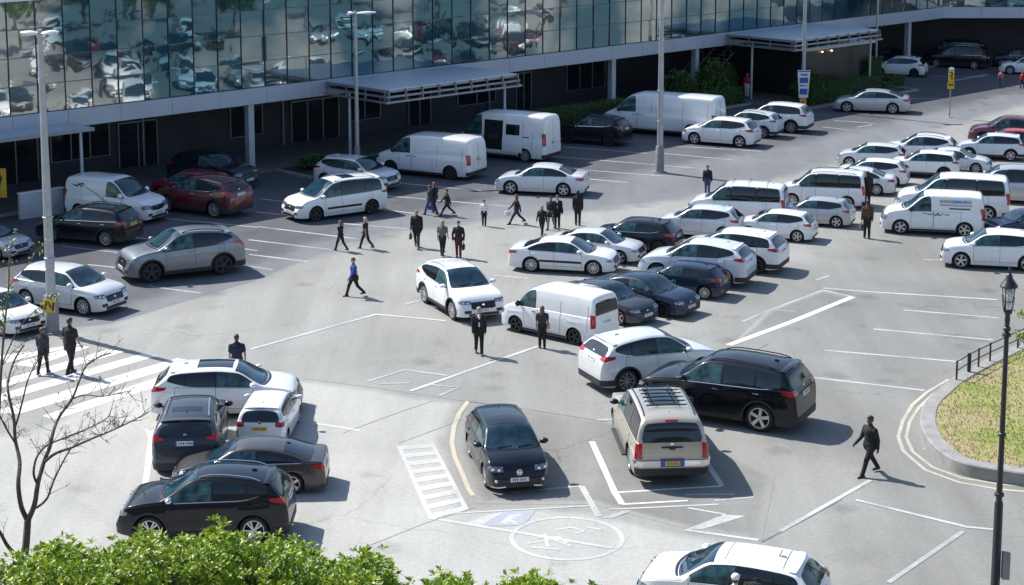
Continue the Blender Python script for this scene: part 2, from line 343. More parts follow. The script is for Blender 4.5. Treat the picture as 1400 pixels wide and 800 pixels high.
def person(x, y, hd, height, pose, top, bottom, hair, skin, label, longhair=False, sleeves='long', coat=0, build=1.12, inner=None, shoes='black', bend=0., arms=None, bag=None, group='people walking in the car park', bald=False, cap=None, z=0.):
    """facing +x; pose: (thigh1, knee1, thigh2, knee2, arm1, elbow1, arm2, elbow2) in degrees, forward positive; 1 = left"""
    t1, k1, t2, k2, a1, e1, a2, e2 = pose
    hip = Vector((0, 0, .93)); J = {}
    lean = R(bend)
    def dirv(a): return Vector((math.sin(R(a)), 0, -math.cos(R(a))))
    for sg, th, kn, s in ((1, t1, k1, 'L'), (-1, t2, k2, 'R')):
        h = hip + Vector((0, .092*sg, -.03)); kne = h + dirv(th)*.43; an = kne + dirv(th-kn)*.415
        J['h'+s], J['k'+s], J['a'+s] = h, kne, an
    up = Vector((math.sin(lean), 0, math.cos(lean)))
    ch = hip + up*.36; sh = hip + up*.51; neck = hip + up*.58; head = hip + up*.72 + Vector((.02, 0, 0))
    W_ = .172*build
    for sg, ar, el, s in ((1, a1, e1, 'L'), (-1, a2, e2, 'R')):
        so = sh + Vector((0, W_*sg, -.055)); out = Vector((0, .10*sg, 0))
        ab = (arms or {}).get(s, 0.)
        elb = so + (dirv(ar+bend) + Vector((0, (.13+ab)*sg, 0))).normalized()*.30
        wr = elb + (dirv(ar+el+bend) + Vector((0, (.02-ab*.3)*sg, 0))).normalized()*.255
        J['s'+s], J['e'+s], J['w'+s] = so, elb, wr
    low = min(J['aL'].z, J['aR'].z); dz = .085-low
    g = height/1.74
    def A(p): return Vector((p.x, p.y, p.z+dz))
    J = {k: A(v) for k, v in J.items()}; hip, ch, sh, neck, head = A(hip), A(ch), A(sh), A(neck), A(head)
    b = build
    # skin: one continuous body
    m = MB()
    capsule(m, hip+Vector((0, -.06, 0)), hip+Vector((0, .06, 0)), .115*b, .115*b, 12)
    for c, rx, ry, rz in ((hip+Vector((0, 0, .10)), .095, .135, .13), ((hip+ch)/2+Vector((0, 0, .05)), .10, .14, .17), (ch+Vector((.005, 0, .03)), .11, .165, .16)): ellip(m, c, (rx*b, ry*b, rz))
    capsule(m, J['sL'], J['sR'], .056, .056, 12)
    for s in 'LR': capsule(m, J['s'+s], neck, .045, .045)
    capsule(m, sh, neck+Vector((.01, 0, .05)), .062, .052)
    Hd = head
    ellip(m, Hd+Vector((-.008, 0, .02)), (.096, .077, .098)); ellip(m, Hd+Vector((.028, 0, -.05)), (.058, .056, .066)); capsule(m, Hd+Vector((.085, 0, .012)), Hd+Vector((.107, 0, -.018)), .010, .015, 8)
    capsule(m, Hd+Vector((.078, -.016, -.058)), Hd+Vector((.078, .016, -.058)), .011, .011, 8)
    for sg in (1, -1): ellip(m, Hd+Vector((-.008, .077*sg, 0)), (.02, .011, .03)); capsule(m, Hd+Vector((.080, .02*sg, .032)), Hd+Vector((.072, .05*sg, .030)), .010, .008, 8)
    for s, sg in (('L', 1), ('R', -1)):
        capsule(m, J['h'+s], J['k'+s], .082*b, .055); capsule(m, J['k'+s], J['a'+s], .054, .036)
        capsule(m, J['a'+s]+Vector((-.04, 0, -.045)), J['a'+s]+Vector((.14, 0.01*sg, -.055)), .032, .026)
        capsule(m, J['s'+s], J['e'+s], .048*b, .038); capsule(m, J['e'+s], J['w'+s], .037, .026)
        # hand: palm, four fingers of unequal length with a bend, thumb from the palm's side
        d = (J['w'+s]-J['e'+s]).normalized(); sd = Vector((1, 0, 0)) - d*d.x; sd = sd.normalized() if sd.length > .2 else Vector((0, 0, 1)); inw = Vector((0, -sg, 0))
        w = J['w'+s]; pc = w + d*.045
        for k, off in enumerate((-.026, 0, .026)): capsule(m, w+sd*off*.5, w+d*.085+sd*off, .016, .014, 8)
        for k, (off, ln) in enumerate(((.033, .068), (.012, .078), (-.010, .072), (-.031, .056))):
            q0 = w + d*.088 + sd*off; q1 = q0 + (d*.9+inw*.28).normalized()*ln*.55; q2 = q1 + (d*.62+inw*.75).normalized()*ln*.5
            capsule(m, q0, q1, .0098, .009, 6); capsule(m, q1, q2, .009, .0075, 6)
        q0 = w + d*.03 + sd*.026; q1 = q0 + (d*.6+sd*.75).normalized()*.042; q2 = q1 + (d*.95+sd*.1+inw*.3).normalized()*.034
        capsule(m, q0, q1, .0125, .011, 6); capsule(m, q1, q2, .011, .0085, 6)
    root = link('person', melt(m, 'person', [SKIN[skin]], .0115, 2)); root.location = (x, y, z); root.rotation_euler = (0, 0, R(hd)); root.scale = (g, g, g)
    tag(root, label, 'person', group)
    e = MB()
    for sg in (1, -1): ellip(e, Hd+Vector((.079, .031*sg, .012)), (.010, .014, .008))
    e.build('eyes', [mat('eye_dark', (.03,.02,.015), .2)], root)
    # hair
    if not bald and not cap:
        m = MB(); ellip(m, Hd+Vector((-.022, 0, .045)), (.102, .090, .092)); ellip(m, Hd+Vector((.03, 0, .085)), (.07, .075, .045))
        if longhair:
            ellip(m, Hd+Vector((-.055, 0, -.03)), (.065, .088, .11)); capsule(m, Hd+Vector((-.07, 0, -.05)), Hd+Vector((-.085, 0, -.20)), .075, .045)
            for sg in (1, -1): capsule(m, Hd+Vector((0, .075*sg, .02)), Hd+Vector((.0, .078*sg, -.12)), .03, .025)
        else: ellip(m, Hd+Vector((-.05, 0, -.01)), (.055, .078, .07))
        link('hair', melt(m, 'hair', [hairmat(hair)], .014, 2), root)
    elif bald:
        m = MB(); ellip(m, Hd+Vector((-.045, 0, -.005)), (.06, .083, .06)); link('hair', melt(m, 'hair', [hairmat(hair)], .014, 2), root)
    if cap:
        m = MB(); ellip(m, Hd+Vector((-.01, 0, .06)), (.108, .095, .085)); capsule(m, Hd+Vector((.09, -.03, .055)), Hd+Vector((.09, .03, .055)), .04, .04, 10, .3); ellip(m, Hd+Vector((.11, 0, .05)), (.06, .07, .012))
        link('cap', melt(m, 'cap', [cloth(cap)], .013, 2), root)
        m = MB(); ellip(m, Hd+Vector((-.045, 0, -.01)), (.06, .083, .06)); link('hair', melt(m, 'hair', [hairmat(hair)], .014, 2), root)
    # trousers
    m = MB(); capsule(m, hip+Vector((0, -.055, .02)), hip+Vector((0, .055, .02)), .132*b, .132*b, 14); capsule(m, hip+Vector((0, -.04, -.06)), hip+Vector((0, .04, -.06)), .118*b, .118*b, 14)
    for s in 'LR':
        capsule(m, J['h'+s], J['k'+s], .100*b, .075); capsule(m, J['k'+s], J['a'+s]+(J['a'+s]-J['k'+s]).normalized()*-.02, .074, .062)
        kk = (J['k'+s]*2+J['a'+s])/3
        ellip(m, J['k'+s]+Vector((.02, 0, .01)), (.07, .068, .06)); ellip(m, J['a'+s]+Vector((.01, 0, .02)), (.068, .062, .05))
    link('trousers', melt(m, 'trousers', [cloth(bottom)], .016, 2), root)
    # upper garment
    m = MB()
    for c, rx, ry, rz in ((hip+Vector((0, 0, .10)), .128, .165, .12), ((hip+ch)/2+Vector((0, 0, .05)), .128, .168, .17), (ch+Vector((.005, 0, .02)), .138, .195, .17)): ellip(m, c, (rx*b, ry*b, rz))
    capsule(m, J['sL']*.95+J['sR']*.05, J['sR']*.95+J['sL']*.05, .066, .066, 12); capsule(m, sh, neck+Vector((0, 0, .01)), .085, .066)
    for s in 'LR': capsule(m, J['s'+s]*.9+sh*.1, neck+Vector((-.01, 0, -.015)), .062, .052)
    ellip(m, hip+Vector((.0, 0, .02-.04*coat)), (.14*b, .17*b, .10+.10*coat))
    if coat:
        for s in 'LR': capsule(m, J['h'+s], (J['h'+s]*(1-.55*coat)+J['k'+s]*.55*coat), .115*b, .115*b)
    for s in 'LR':
        if sleeves == 'long':
            capsule(m, J['s'+s], J['e'+s], .072*b, .058); capsule(m, J['e'+s], J['w'+s], .057, .045); ellip(m, J['e'+s], (.06, .058, .055))
        else:
            q = J['s'+s]*.45+J['e'+s]*.55; capsule(m, J['s'+s], q, .073*b, .070)
    link('jacket' if sleeves == 'long' else 'shirt', melt(m, 'jacket', [cloth(top)], .016, 2), root)
    if inner:
        m = MB(); ellip(m, ch+Vector((.072, 0, .09)), (.075*b, .058, .15)); ellip(m, (hip+ch)/2+Vector((.055, 0, .06)), (.09*b, .05, .2)); link('shirt_front', melt(m, 'shirt_front', [cloth(inner)], .016, 2), root)
    for s, sg in (('L', 1), ('R', -1)):
        m = MB(); a = J['a'+s]
        capsule(m, a+Vector((-.05, 0, -.045)), a+Vector((.07, .005*sg, -.045)), .045, .046, 10); capsule(m, a+Vector((.05, .004*sg, -.052)), a+Vector((.165, .01*sg, -.06)), .042, .03, 10); m.box(a+Vector((.05, .004*sg, -.077)), (.25, .085, .022))
        link('shoe', melt(m, 'shoe', [mat('shoe_'+shoes, CLOTH[shoes], .45)], .013, 1), root)
    if bag:
        s, kind, colr, lab = bag
        hw = (Matrix.Translation((x, y, 0)) @ Matrix.Rotation(R(hd), 4, 'Z') @ Matrix.Diagonal((g, g, g, 1)))
        sg = 1 if s == 'L' else -1
        m = MB()
        if kind == 'hand':
            c = J['w'+s]+(J['w'+s]-J['e'+s]).normalized()*.13
            m.box((c.x, c.y, c.z-.21), (.32, .11, .26), bev=.03); st = [(c.x-.10, c.y, c.z-.10), (c.x-.06, c.y, c.z-.02), (c.x, c.y, c.z+.005), (c.x+.06, c.y, c.z-.02), (c.x+.10, c.y, c.z-.10)]
        else:
            c = hip+Vector((.02, .235*sg*b, -.02)); m.box((c.x, c.y, c.z), (.30, .11, .24), bev=.035); s2 = J['s'+s]
            st = [(c.x-.11, c.y, c.z+.11), (c.x-.10, c.y*.98, (c.z+s2.z)/2), (s2.x-.02, s2.y*.85, s2.z+.085), (c.x+.10, c.y*.98, (c.z+s2.z)/2), (c.x+.11, c.y, c.z+.11)]
        bo = m.build('bag', [cloth(colr)]); bo.matrix_world = hw; tag(bo, lab, 'bag')
        q = MB(); q.tube(st, .012, 6); q.build('strap', [cloth(colr)], bo)
    return root, J, g

# ---------------------------------------------------------------- people in the photograph
WALK = (24, 8, -18, 22, -18, 12, 20, 22); WALK2 = (-20, 24, 26, 10, 22, 20, -18, 14); STRIDE = (34, 6, -30, 18, -24, 14, 26, 26); STAND = (3, 2, -3, 4, 4, 12, -4, 14); STEP = (14, 10, -10, 20, -8, 16, 12, 20)
CARRY = (16, 8, -14, 20, 8, 70, -12, 16); LOOK = (4, 3, -4, 4, 18, 95, 4, 14); AMBLE = (-12, 18, 15, 6, 12, 18, -10, 14)
def PP(g, *a, **k): return person(g[0], g[1], *a, **k)
PP((-14.66,55.25), 80, 1.45, AMBLE, 'charcoal', 'black', 'auburn', 'fair', 'woman with auburn hair in dark clothes on the pedestrian crossing, beside taller man', sleeves='long', bag=('L', 'hand', 'beige', 'tan bag carried by the auburn haired woman on the crossing'))
PP((-13.79,55.25), 62, 1.75, STEP, 'black', 'black', 'brown', 'tan', 'man in black short sleeved shirt seen from behind on the pedestrian crossing', sleeves='short', build=1.15)
PP((-8.37,53.79), 100, 1.62, STAND, 'navy', 'darkjeans', 'brown', 'tan', 'man in navy shirt standing half hidden behind the crosswise white hatchback', sleeves='short', arms={'R': .12})
PP((-5.78,64.99), 205, 1.44, WALK2, 'blue', 'black', 'auburn', 'fair', 'person in bright blue jacket walking alone in the open lane', inner='lightblue', bag=('L', 'shoulder', 'black', 'black bag at the side of the person in blue'))
PP((-6.94,72.36), 150, 1.24, WALK, 'black', 'black', 'auburn', 'fair', 'person in black with auburn hair walking ahead of the blond woman', longhair=False)
PP((-5.96,72.76), 160, 1.30, WALK, 'black', 'black', 'pink', 'fair', 'blond woman in black vest walking behind the auburn haired person', sleeves='short', longhair=True)
PP((-3.89,73.03), 265, 1.52, STEP, 'black', 'darkjeans', 'brown', 'tan', 'bald man in long black jacket and dark jeans facing the camera', bald=True, build=1.18, coat=.6, bag=('R', 'hand', 'brown', 'small brown bag held by the bald man in black jacket'))
PP((-3.63,79.43), 160, 1.34, WALK, 'charcoal', 'jeans', 'brown', 'fair', 'person in charcoal top and jeans at front of the group of three', bag=('L', 'hand', 'blue', 'blue bag carried by the person in charcoal top'))
PP((-3.45,79.75), 140, 1.38, AMBLE, 'black', 'darkjeans', 'auburn', 'fair', 'person in black top walking shoulder to shoulder with the one in charcoal', sleeves='short')
PP((-2.88,79.27), 200, 1.24, STRIDE, 'black', 'darkjeans', 'brown', 'fair', 'person in black coat striding at the rear of the group of three', coat=.5)
PP((-1.20,77.13), 265, 1.12, STAND, 'white', 'black', 'brown', 'tan', 'short person in white shirt and black trousers standing by the painted bays')
PP((0.19,77.58), 200, 1.34, STRIDE, 'black', 'darkjeans', 'red', 'fair', 'woman in open black jacket striding ahead of the standing group', inner='beige', longhair=True, bag=('R', 'hand', 'white', 'white carrier bag held by the striding woman'))
PP((-2.78,71.45), 75, 1.42, STEP, 'greygreen', 'black', 'blond', 'fair', 'blond person in grey top walking beside the one in maroon trousers', sleeves='short', longhair=True)
PP((-2.13,71.19), 262, 1.44, STAND, 'black', 'maroon', 'brown', 'fair', 'person in black jacket and maroon trousers', coat=.2, arms={'L': .15, 'R': .2}, bag=('L', 'hand', 'black', 'black bag held by the person in maroon trousers'))
PP((1.26,75.24), 250, 1.28, WALK, 'black', 'black', 'blond', 'fair', 'blond woman in black walking toward the two white saloons', longhair=True)
PP((1.66,76.39), 240, 1.42, AMBLE, 'black', 'grey', 'black', 'tan', 'person in black coat partly hidden behind the woman in pale blouse', coat=.7)
PP((1.94,76.68), 268, 1.40, STAND, 'black', 'black', 'auburn', 'fair', 'woman in pale blouse and open black jacket facing the camera', inner='lightblue', bag=('L', 'shoulder', 'leather', 'black shoulder bag on the woman in pale blouse'))
PP((2.84,77.28), 85, 1.48, STAND, 'black', 'black', 'black', 'dark', 'person all in black standing still beside the silver saloon tail', coat=.4)
PP((9.13,83.92), 265, 1.38, STAND, 'black', 'jeans', 'brown', 'tan', 'man in black jacket and blue jeans standing in the lane by the estate van', arms={'L': .05})
PP((-1.07,57.37), 275, 1.55, STEP, 'black', 'black', 'grey', 'fair', 'man in black suit with pale collar walking in front of the white crossover', inner='white', coat=.3, shoes='black')
PP((0.99,58.14), 95, 1.38, STAND, 'charcoal', 'black', 'auburn', 'tan', 'woman in charcoal top with bag walking past the white delivery van', sleeves='short', longhair=True, bag=('R', 'shoulder', 'beige', 'pale bag on the woman beside the delivery van'))
PP((9.41,46.11), 212, 1.62, (26, 6, -24, 12, -18, 18, 20, 34), 'black', 'black', 'brown', 'dark', 'man in black jacket striding between black four by four and grass island', build=1.14, coat=.3)
PP((14.82,74.67), 88, 1.58, STAND, 'brown', 'black', 'black', 'tan', 'person in brown top walking between the silver hatchback and lettered van', bag=('L', 'hand', 'brown', 'brown bag carried by the person in brown top'))
PP((16.04,81.04), 95, 1.62, STAND, 'black', 'black', 'black', 'dark', 'person in black standing behind the tail of the white minibus', coat=.4)
PP((32.72,121.38), 250, 1.10, WALK, 'pink', 'greygreen', 'brown', 'fair', 'small distant figure in pink top walking beyond the yellow sign post')
PP((33.85,120.31), 240, 1.10, AMBLE, 'red', 'black', 'brown', 'fair', 'distant figure in red top at the view edge')
person(14.95, 115.25, 250, 1.5, STAND, 'red', 'white', 'blond', 'fair', 'person in red top and white trousers under the second canopy', z=.12)
PP((4.59,35.59), 60, 1.62, CARRY, 'white', 'grey', 'brown', 'fair', 'person in white cap and white top beside the white hatchback at the lower edge', cap='white')


# ---------------------------------------------------------------- vehicles
def side_strip(S, mb, sgn, xs, lo, hi, rows, off, mat=0, skirt=.012, sub=1):
    rows *= sub
    """a sheet that follows the vehicle's side, between two height curves"""
    P = []
    for x in xs:
        a, b = lo(x), hi(x)
        P.append([(x, sgn*(S.Y(x, a+(b-a)*j/rows)+off), a+(b-a)*j/rows) for j in range(rows+1)])
    mb.grid(P, mat, flip=sgn > 0)
    edge = [P[i][0] for i in range(len(P))] + P[-1][1:] + [P[i][-1] for i in range(len(P)-2, -1, -1)] + P[0][-2:0:-1]
    E2 = [[e, (e[0], e[1]-sgn*skirt, e[2])] for e in edge]
    mb.grid(E2, mat, close_u=True, flip=sgn < 0)

def contour(S, z, end):
    """plan contour of one end at height z, from the centre line outward"""
    pts = []; d = 1 if end == 'f' else -1; xe = S.x1 if end == 'f' else S.x0
    xc = xe
    if S.Y(xe, z) <= 0:
        a, b = 0.0, 1.6
        while b-a > 1e-5:
            c_ = (a+b)/2
            if S.Y(xe-d*c_, z) > 0: b = c_
            else: a = c_
        xc = xe-d*b
    pts.append((xc, 0.0))
    for i in range(56):
        x = xc - d*.95*(i/55)**3.2
        pts.append((x, max(S.Y(x, z), pts[-1][1] if i < 20 else 0)))
    L = [0.0]
    for a, b in zip(pts, pts[1:]): L.append(L[-1] + math.hypot(a[0]-b[0], a[1]-b[1]))
    return np.array(pts), np.array(L)
def wrap(S, mb, end, ss, lo, hi, rows, off, mat=0, skirt=.02):
    """a sheet wrapped round the nose or tail; ss: signed distances from the centre line along the contour"""
    cache = {}
    d = 1 if end == 'f' else -1
    P = []
    for s_ in ss:
        row = []
        for j in range(rows+1):
            z = lo(s_) + (hi(s_)-lo(s_))*j/rows; k = round(z, 3)
            if k not in cache: cache[k] = contour(S, k, end)
            pts, L = cache[k]; a = abs(s_)
            x = float(np.interp(a, L, pts[:, 0])); y = float(np.interp(a, L, pts[:, 1]))
            e = .03; x2 = float(np.interp(a+e, L, pts[:, 0])) - float(np.interp(max(a-e, 0), L, pts[:, 0])); y2 = float(np.interp(a+e, L, pts[:, 1])) - float(np.interp(max(a-e, 0), L, pts[:, 1]))
            l = math.hypot(x2, y2) or 1; nx, ny = d*abs(y2)/l, abs(x2)/l
            row.append((x+nx*off, (y+ny*off)*(1 if s_ >= 0 else -1), z, nx, ny*(1 if s_ >= 0 else -1)))
        P.append(row)
    Q = [[p[:3] for p in r] for r in P]
    mb.grid(Q, mat, flip=d > 0)
    edge = [P[i][0] for i in range(len(P))] + P[-1][1:] + [P[i][-1] for i in range(len(P)-2, -1, -1)] + P[0][-2:0:-1]
    mb.grid([[e[:3], (e[0]-e[3]*skirt, e[1]-e[4]*skirt, e[2])] for e in edge], mat, close_u=True)
def top_sheet(S, mb, rows, off, n=(0, 0, 1), mat=0, skirt=.015):
    Q = [[(x+n[0]*off, y, S.Z(x, y)+n[2]*off) for x, y in r] for r in rows]
    mb.grid(Q, mat)
    edge = [Q[i][0] for i in range(len(Q))] + Q[-1][1:] + [Q[i][-1] for i in range(len(Q)-2, -1, -1)] + Q[0][-2:0:-1]
    mb.grid([[e, (e[0]-n[0]*skirt, e[1], e[2]-n[2]*skirt)] for e in edge], mat, close_u=True)
def lin(a, b, n): return [a+(b-a)*i/n for i in range(n+1)]

def wheel_meshes(r, style):
    t = MB(); w = .215
    t.lathe([(r*.66, -w/2+.01), (r*.80, -w/2), (r*.93, -w/2+.012), (r*.985, -w/2+.035), (r, -w/4), (r, w/4), (r*.985, w/2-.035), (r*.93, w/2-.012), (r*.80, w/2), (r*.66, w/2-.01)], 36)
    ty = t.mesh('tyre', [M_TYRE])
    m = MB(); o = w/2-.012
    m.lathe([(r*.70, o-.01), (r*.715, o+.006), (r*.665, o+.004), (r*.635, o-.03), (r*.62, -w/2)], 36, mat=0)
    m.lathe([(.001, .0), (r*.63, .0)], 24, mat=1)
    m.lathe([(.001, o-.004), (r*.10, o-.006), (r*.135, o-.02), (r*.14, .01)], 16, mat=0)
    n, wd, pair = {'five': (5, .15, 0), 'ten': (10, .075, 0), 'twin': (5, .07, .19), 'steel': (8, .16, 0)}[style]
    for k in range(n):
        for q in ((-pair, pair) if pair else (0,)):
            a = 2*math.pi*k/n; b0, b1 = a+q*.75, a+q
            def pt(rr, ang, t_, dz): return (rr*math.cos(ang)-t_*math.sin(ang), dz, rr*math.sin(ang)+t_*math.cos(ang))
            h0, h1 = wd*r*.62, wd*r
            q0 = [pt(r*.11, b0, -h0, o-.012), pt(r*.11, b0, h0, o-.012), pt(r*.655, b1, h1*.8, o-.008), pt(r*.655, b1, -h1*.8, o-.008)]
            q1 = [(p[0], p[1]-.04, p[2]) for p in q0]
            i = len(m.v); m.v += q0+q1
            for f in ((0, 1, 2, 3), (7, 6, 5, 4), (0, 4, 5, 1), (1, 5, 6, 2), (2, 6, 7, 3), (3, 7, 4, 0)): m.f.append(tuple(i+x for x in f)); m.m.append(0)
    rim = m.mesh('rim', [M_RIM, M_RIMB])
    return ty, rim
WHEELS = {}
def get_wheel(r, style):
    k = (round(r, 3), style)
    if k not in WHEELS: WHEELS[k] = wheel_meshes(r, style)
    return WHEELS[k]

PROTO = {}
def proto(name):
    """part meshes of one vehicle type: list of (part name, mesh, role, child list)"""
    if name in PROTO: return PROTO[name]
    S = Shape(name); p = S.p; parts = []
    W2 = S.W2; gc = p['gc']; van = p['kind'] == 'van'
    # painted shell
    b = MB(); rows = []
    for x in S.stations():
        y, z, *_ = S.section(x)
        rows.append([(x, yy, zz) for yy, zz in zip(y, z)] + [(x, -yy, zz) for yy, zz in zip(y[:-1][::-1], z[:-1][::-1])])
    b.grid(rows)
    b.poly(rows[0]); b.poly(rows[-1][::-1])
    parts.append(('body', b.mesh('body', [M_DARK], angle=32), 'paint', []))
    u = MB(); bx = 2*W2-.56
    ub1 = p['ws'][1]-.05; ub0 = S.x0+.30; zt_ = min(S.belt(0), S.top(ub0))-.14; u.box(((ub0+ub1)/2, 0, (gc+.04+zt_)/2), (ub1-ub0, bx, zt_-gc-.04)); uf = S.x1-.32; zf_ = S.top(uf)-.13; u.box(((ub1-.02+uf)/2, 0, (gc+.045+zf_)/2), (uf-ub1+.02, bx-.02, zf_-gc-.045)); u.box(((p['xf']+p['xr'])/2, 0, gc+.07), (p['xf']-p['xr']-2*S.R, W2*1.72, .1))
    parts.append(('underbody', u.mesh('underbody', [M_DARK], smooth=False), None, []))
    # glass
    wsx0, wsx1 = p['ws']; rows = []; rows2 = []
    for i in range(13):
        v = i/12; r_ = []
        for j in range(15):
            t = -1+2*j/14; x = wsx1 + (wsx0-wsx1)*v
            xx = x + .13*(1-t*t)*(1-v)**1.3 + .03*(1-t*t)*v
            wr = S.section(x)[2]; r_.append((xx, t*(wr-.055)))
        rows.append(r_)
    m = MB(); top_sheet(S, m, [[(x+ (.0), y) for x, y in r_] for r_ in rows], .010, (.5, 0, .86)); parts.append(('windscreen', m.mesh('windscreen', [M_GLASSC]), None, []))
    # cowl with wipers
    m = MB(); rr = []
    for k in (0, 1):
        rr.append([(wsx1 + (.03+.07*k) + (.13)*(1-t*t), t*(S.section(wsx1)[2]-.06-.05*k)) for t in lin(-1, 1, 14)])
    top_sheet(S, m, rr, .012); cowl = m.mesh('cowl', [M_TRIM])
    wp = []
    for y0 in (-.45, .12):
        q = MB(); q.tube([(wsx1+.11-.12*(abs(y0+.42*i/5)/W2)**2*1.2-.012*i, y0+.42*i/5, S.Z(wsx1+.11-.12*(abs(y0+.42*i/5)/W2)**2*1.2-.012*i, y0+.42*i/5)+.03) for i in range(6)], .011, 5)
        wp.append(('wiper', q.mesh('wiper', [M_TRIM]), None, []))
    parts.append(('cowl', cowl, None, wp))
    rg = p['rg']
    if rg and rg[0] == 'top':
        rows = []
        for i in range(11):
            x = rg[1] + (rg[2]-rg[1])*i/10; wr = S.section(x)[2]
            rows.append([(x - .05*(1-t*t)*(1-i/10), t*(wr-.07)) for t in lin(-1, 1, 12)])
        m = MB(); top_sheet(S, m, rows, .010, (-.4, 0, .9)); parts.append(('rear_window', m.mesh('rear_window', [M_GLASS]), None, []))
    elif rg:
        z0, z1 = rg[1], rg[2]; m = MB(); P = []
        mg = .13 if not S.van else .11
        def half(z):
            pts, L = contour(S, round(z, 3), 'r'); return float(np.interp(pts[0][0]+.20, pts[:, 0], pts[:, 1]))-mg
        for z in lin(z0, z1, 14):
            pts, L = contour(S, round(z, 3), 'r'); w_ = half(z); f = (z-z0)/(z1-z0); w_ -= .05*max(0, .18-f)/.18 + .04*max(0, f-.85)/.15; row = []
            for t in lin(-1, 1, 18):
                zz_ = z - .035*(t*t)*f
                pts2, L2 = contour(S, round(zz_, 3), 'r'); y = abs(t)*w_; n_ = int(np.argmax(pts2[:, 1])); x = float(np.interp(y, pts2[:n_+1, 1], pts2[:n_+1, 0])); row.append((x-.014, t*w_, zz_+.004))
            P.append(row)
        m.grid(P); edge = P[0]+[r_[-1] for r_ in P[1:]]+P[-1][-2::-1]+[r_[0] for r_ in P[-2:0:-1]]
        m.grid([[e, (e[0]+.03, e[1], e[2])] for e in edge], close_u=True)
        parts.append(('rear_window', m.mesh('rear_window', [M_GLASS]), None, []))
    # side glass
    xa, xb = p['dlo'][0], p['dlo'][1]
    def wtop(x):
        y, z, wr, cr, zs = S.section(x); return z[-1]-cr-.055
    kick = p.get('kick', 0)
    def wlo(x): return S.belt(x)+.035+kick*max(0., (xa0+.80-x)/.80)**1.7
    xa0 = xa
    def rounded(x, a, b_, r_=.10):
        if x < a+r_: d = (a+r_-x)/r_
        elif x > b_-r_: d = (x-b_+r_)/r_
        else: return 0.
        return 1-math.sqrt(max(0, 1-d*d))
    def clip_hi(a, b_, inset, rad=.12):
        return lambda x: max(wlo(x)+.004, min(wtop(x)-inset, wlo(x)+ (wtop(x)-wlo(x))*(1-.55*rounded(x, a, b_, rad)) - inset))
    # where glass height collapses the strip is trimmed
    xs = [x for x in lin(xa, xb, 60) if wtop(x)-wlo(x) > .05]
    xa, xb = xs[0], xs[-1]
    for sg in (1, -1):
        m = MB(); side_strip(S, m, sg, lin(xa, xb, 40), lambda x: wlo(x)-.02, lambda x: clip_hi(xa, xb, -.012)(x), 8, .005)
        kids = []
        cuts = [xb-.03] + [c for c in p['bp']] + [xa+.03]; pp = p.get('pane_pillar', .06)/2
        for i in range(len(cuts)-1):
            c1 = cuts[i]-(0 if i == 0 else pp); c0 = cuts[i+1]+(0 if i == len(cuts)-2 else pp)
            q = MB(); side_strip(S, q, sg, lin(c0, c1, 16), lambda x: wlo(x), lambda x: max(wlo(x)+.004, clip_hi(xa, xb, .012)(x)), 6, .011)
            g = M_GLASSF if i == 0 else M_GLASS
            kids.append(('side_window', q.mesh('side_window', [g]), None, []))
        parts.append(('window_frame', m.mesh('window_frame', [M_TRIM]), None, kids))
        if not van and not p.get('boxy'):
            q = MB(); side_strip(S, q, sg, lin(xa+(.0 if not kick else .25), xb, 24), lambda x: wlo(x)-.034, lambda x: wlo(x)-.018, 1, .009); parts.append(('window_strip', q.mesh('window_strip', [M_CHROME]), 'strip', []))
        # doors
        xd = [xb+.02, (p['bp'][0] if p['bp'] else xa-.12), None]
        ranges = []
        if p['bp']:
            ranges.append((p['bp'][0], min(xb+.12, p['xf']-S.R-.10))); ranges.append((max(xa-.05, p['xr']-.05), p['bp'][0]))
        else:
            ranges.append((xa-.10, min(xb+.10, p['xf']-S.R-.06)))
            ranges.append((xa-.12-1.15, xa-.12))
        for k, (d0, d1) in enumerate(ranges):
            q = MB()
            lo = lambda x: max(gc+.16, S.arch(x)+.055 if abs(x-p['xr']) < S.R else gc+.16)
            hi = lambda x: S.belt(x)+.0 if not (van and k == 1) else S.belt(x)+.0
            xsd = lin(d0+.006, d1-.006, 18)
            side_strip(S, q, sg, lin(d0-.006, d1+.006, 18), lambda x: lo(x)-.012, lambda x: hi(x)+.0, 8, .0025, 1, .006)
            side_strip(S, q, sg, xsd, lambda x: lo(x)+.0, lambda x: hi(x)-.008, 8, .0055, 0, .004)
            h = MB(); hx = d0+.16; hz = S.belt(hx)-.115; hy = S.Y(hx, hz)+.022
            if k == 1 and van: hx = d1-.16; hz = S.belt(hx)-.13; hy = S.Y(hx, hz)+.022
            h.box((hx, sg*hy, hz), (.19, .035, .032), bev=.012)
            parts.append(('door', q.mesh('door', [M_DARK, M_SEAM], angle=32), 'paint', [('door_handle', h.mesh('door_handle', [M_DARK]), 'handle', [])]))
        # mirror
        q = MB(); mx = xb-.10; mz = wlo(mx)+.09
        bm = bmesh.new(); bmesh.ops.create_uvsphere(bm, u_segments=14, v_segments=8, radius=1)
        for v in bm.verts:
            x, y, z = v.co; f = .72+.28*(1-abs(x))
            v.co = Vector((.085*x if x < 0 else .12*x, .125*y, .085*z*(1.0 if y*sg < 0 else .9)))
        tall = 1.5 if van else 1.0
        q.add(bm, 0, Matrix.Translation((mx+.02, sg*(S.Y(mx, S.belt(mx))+.12), mz)) @ Matrix.Diagonal((1, 1, tall, 1)))
        q.tube([(mx+.02, sg*(S.Y(mx, S.belt(mx)-.02)-.02), mz-.05), (mx+.02, sg*(S.Y(mx, S.belt(mx))+.10), mz-.02)], .028, 6, mat=1)
        parts.append(('wing_mirror', q.mesh('wing_mirror', [M_DARK, M_TRIM]), 'mirror', []))
        # lamps
        zl = S.top(S.x1-.22); 
        q = MB(); h1 = min(zl-.05, .86*S.belt(1)); hgt = .13 if not van else .2
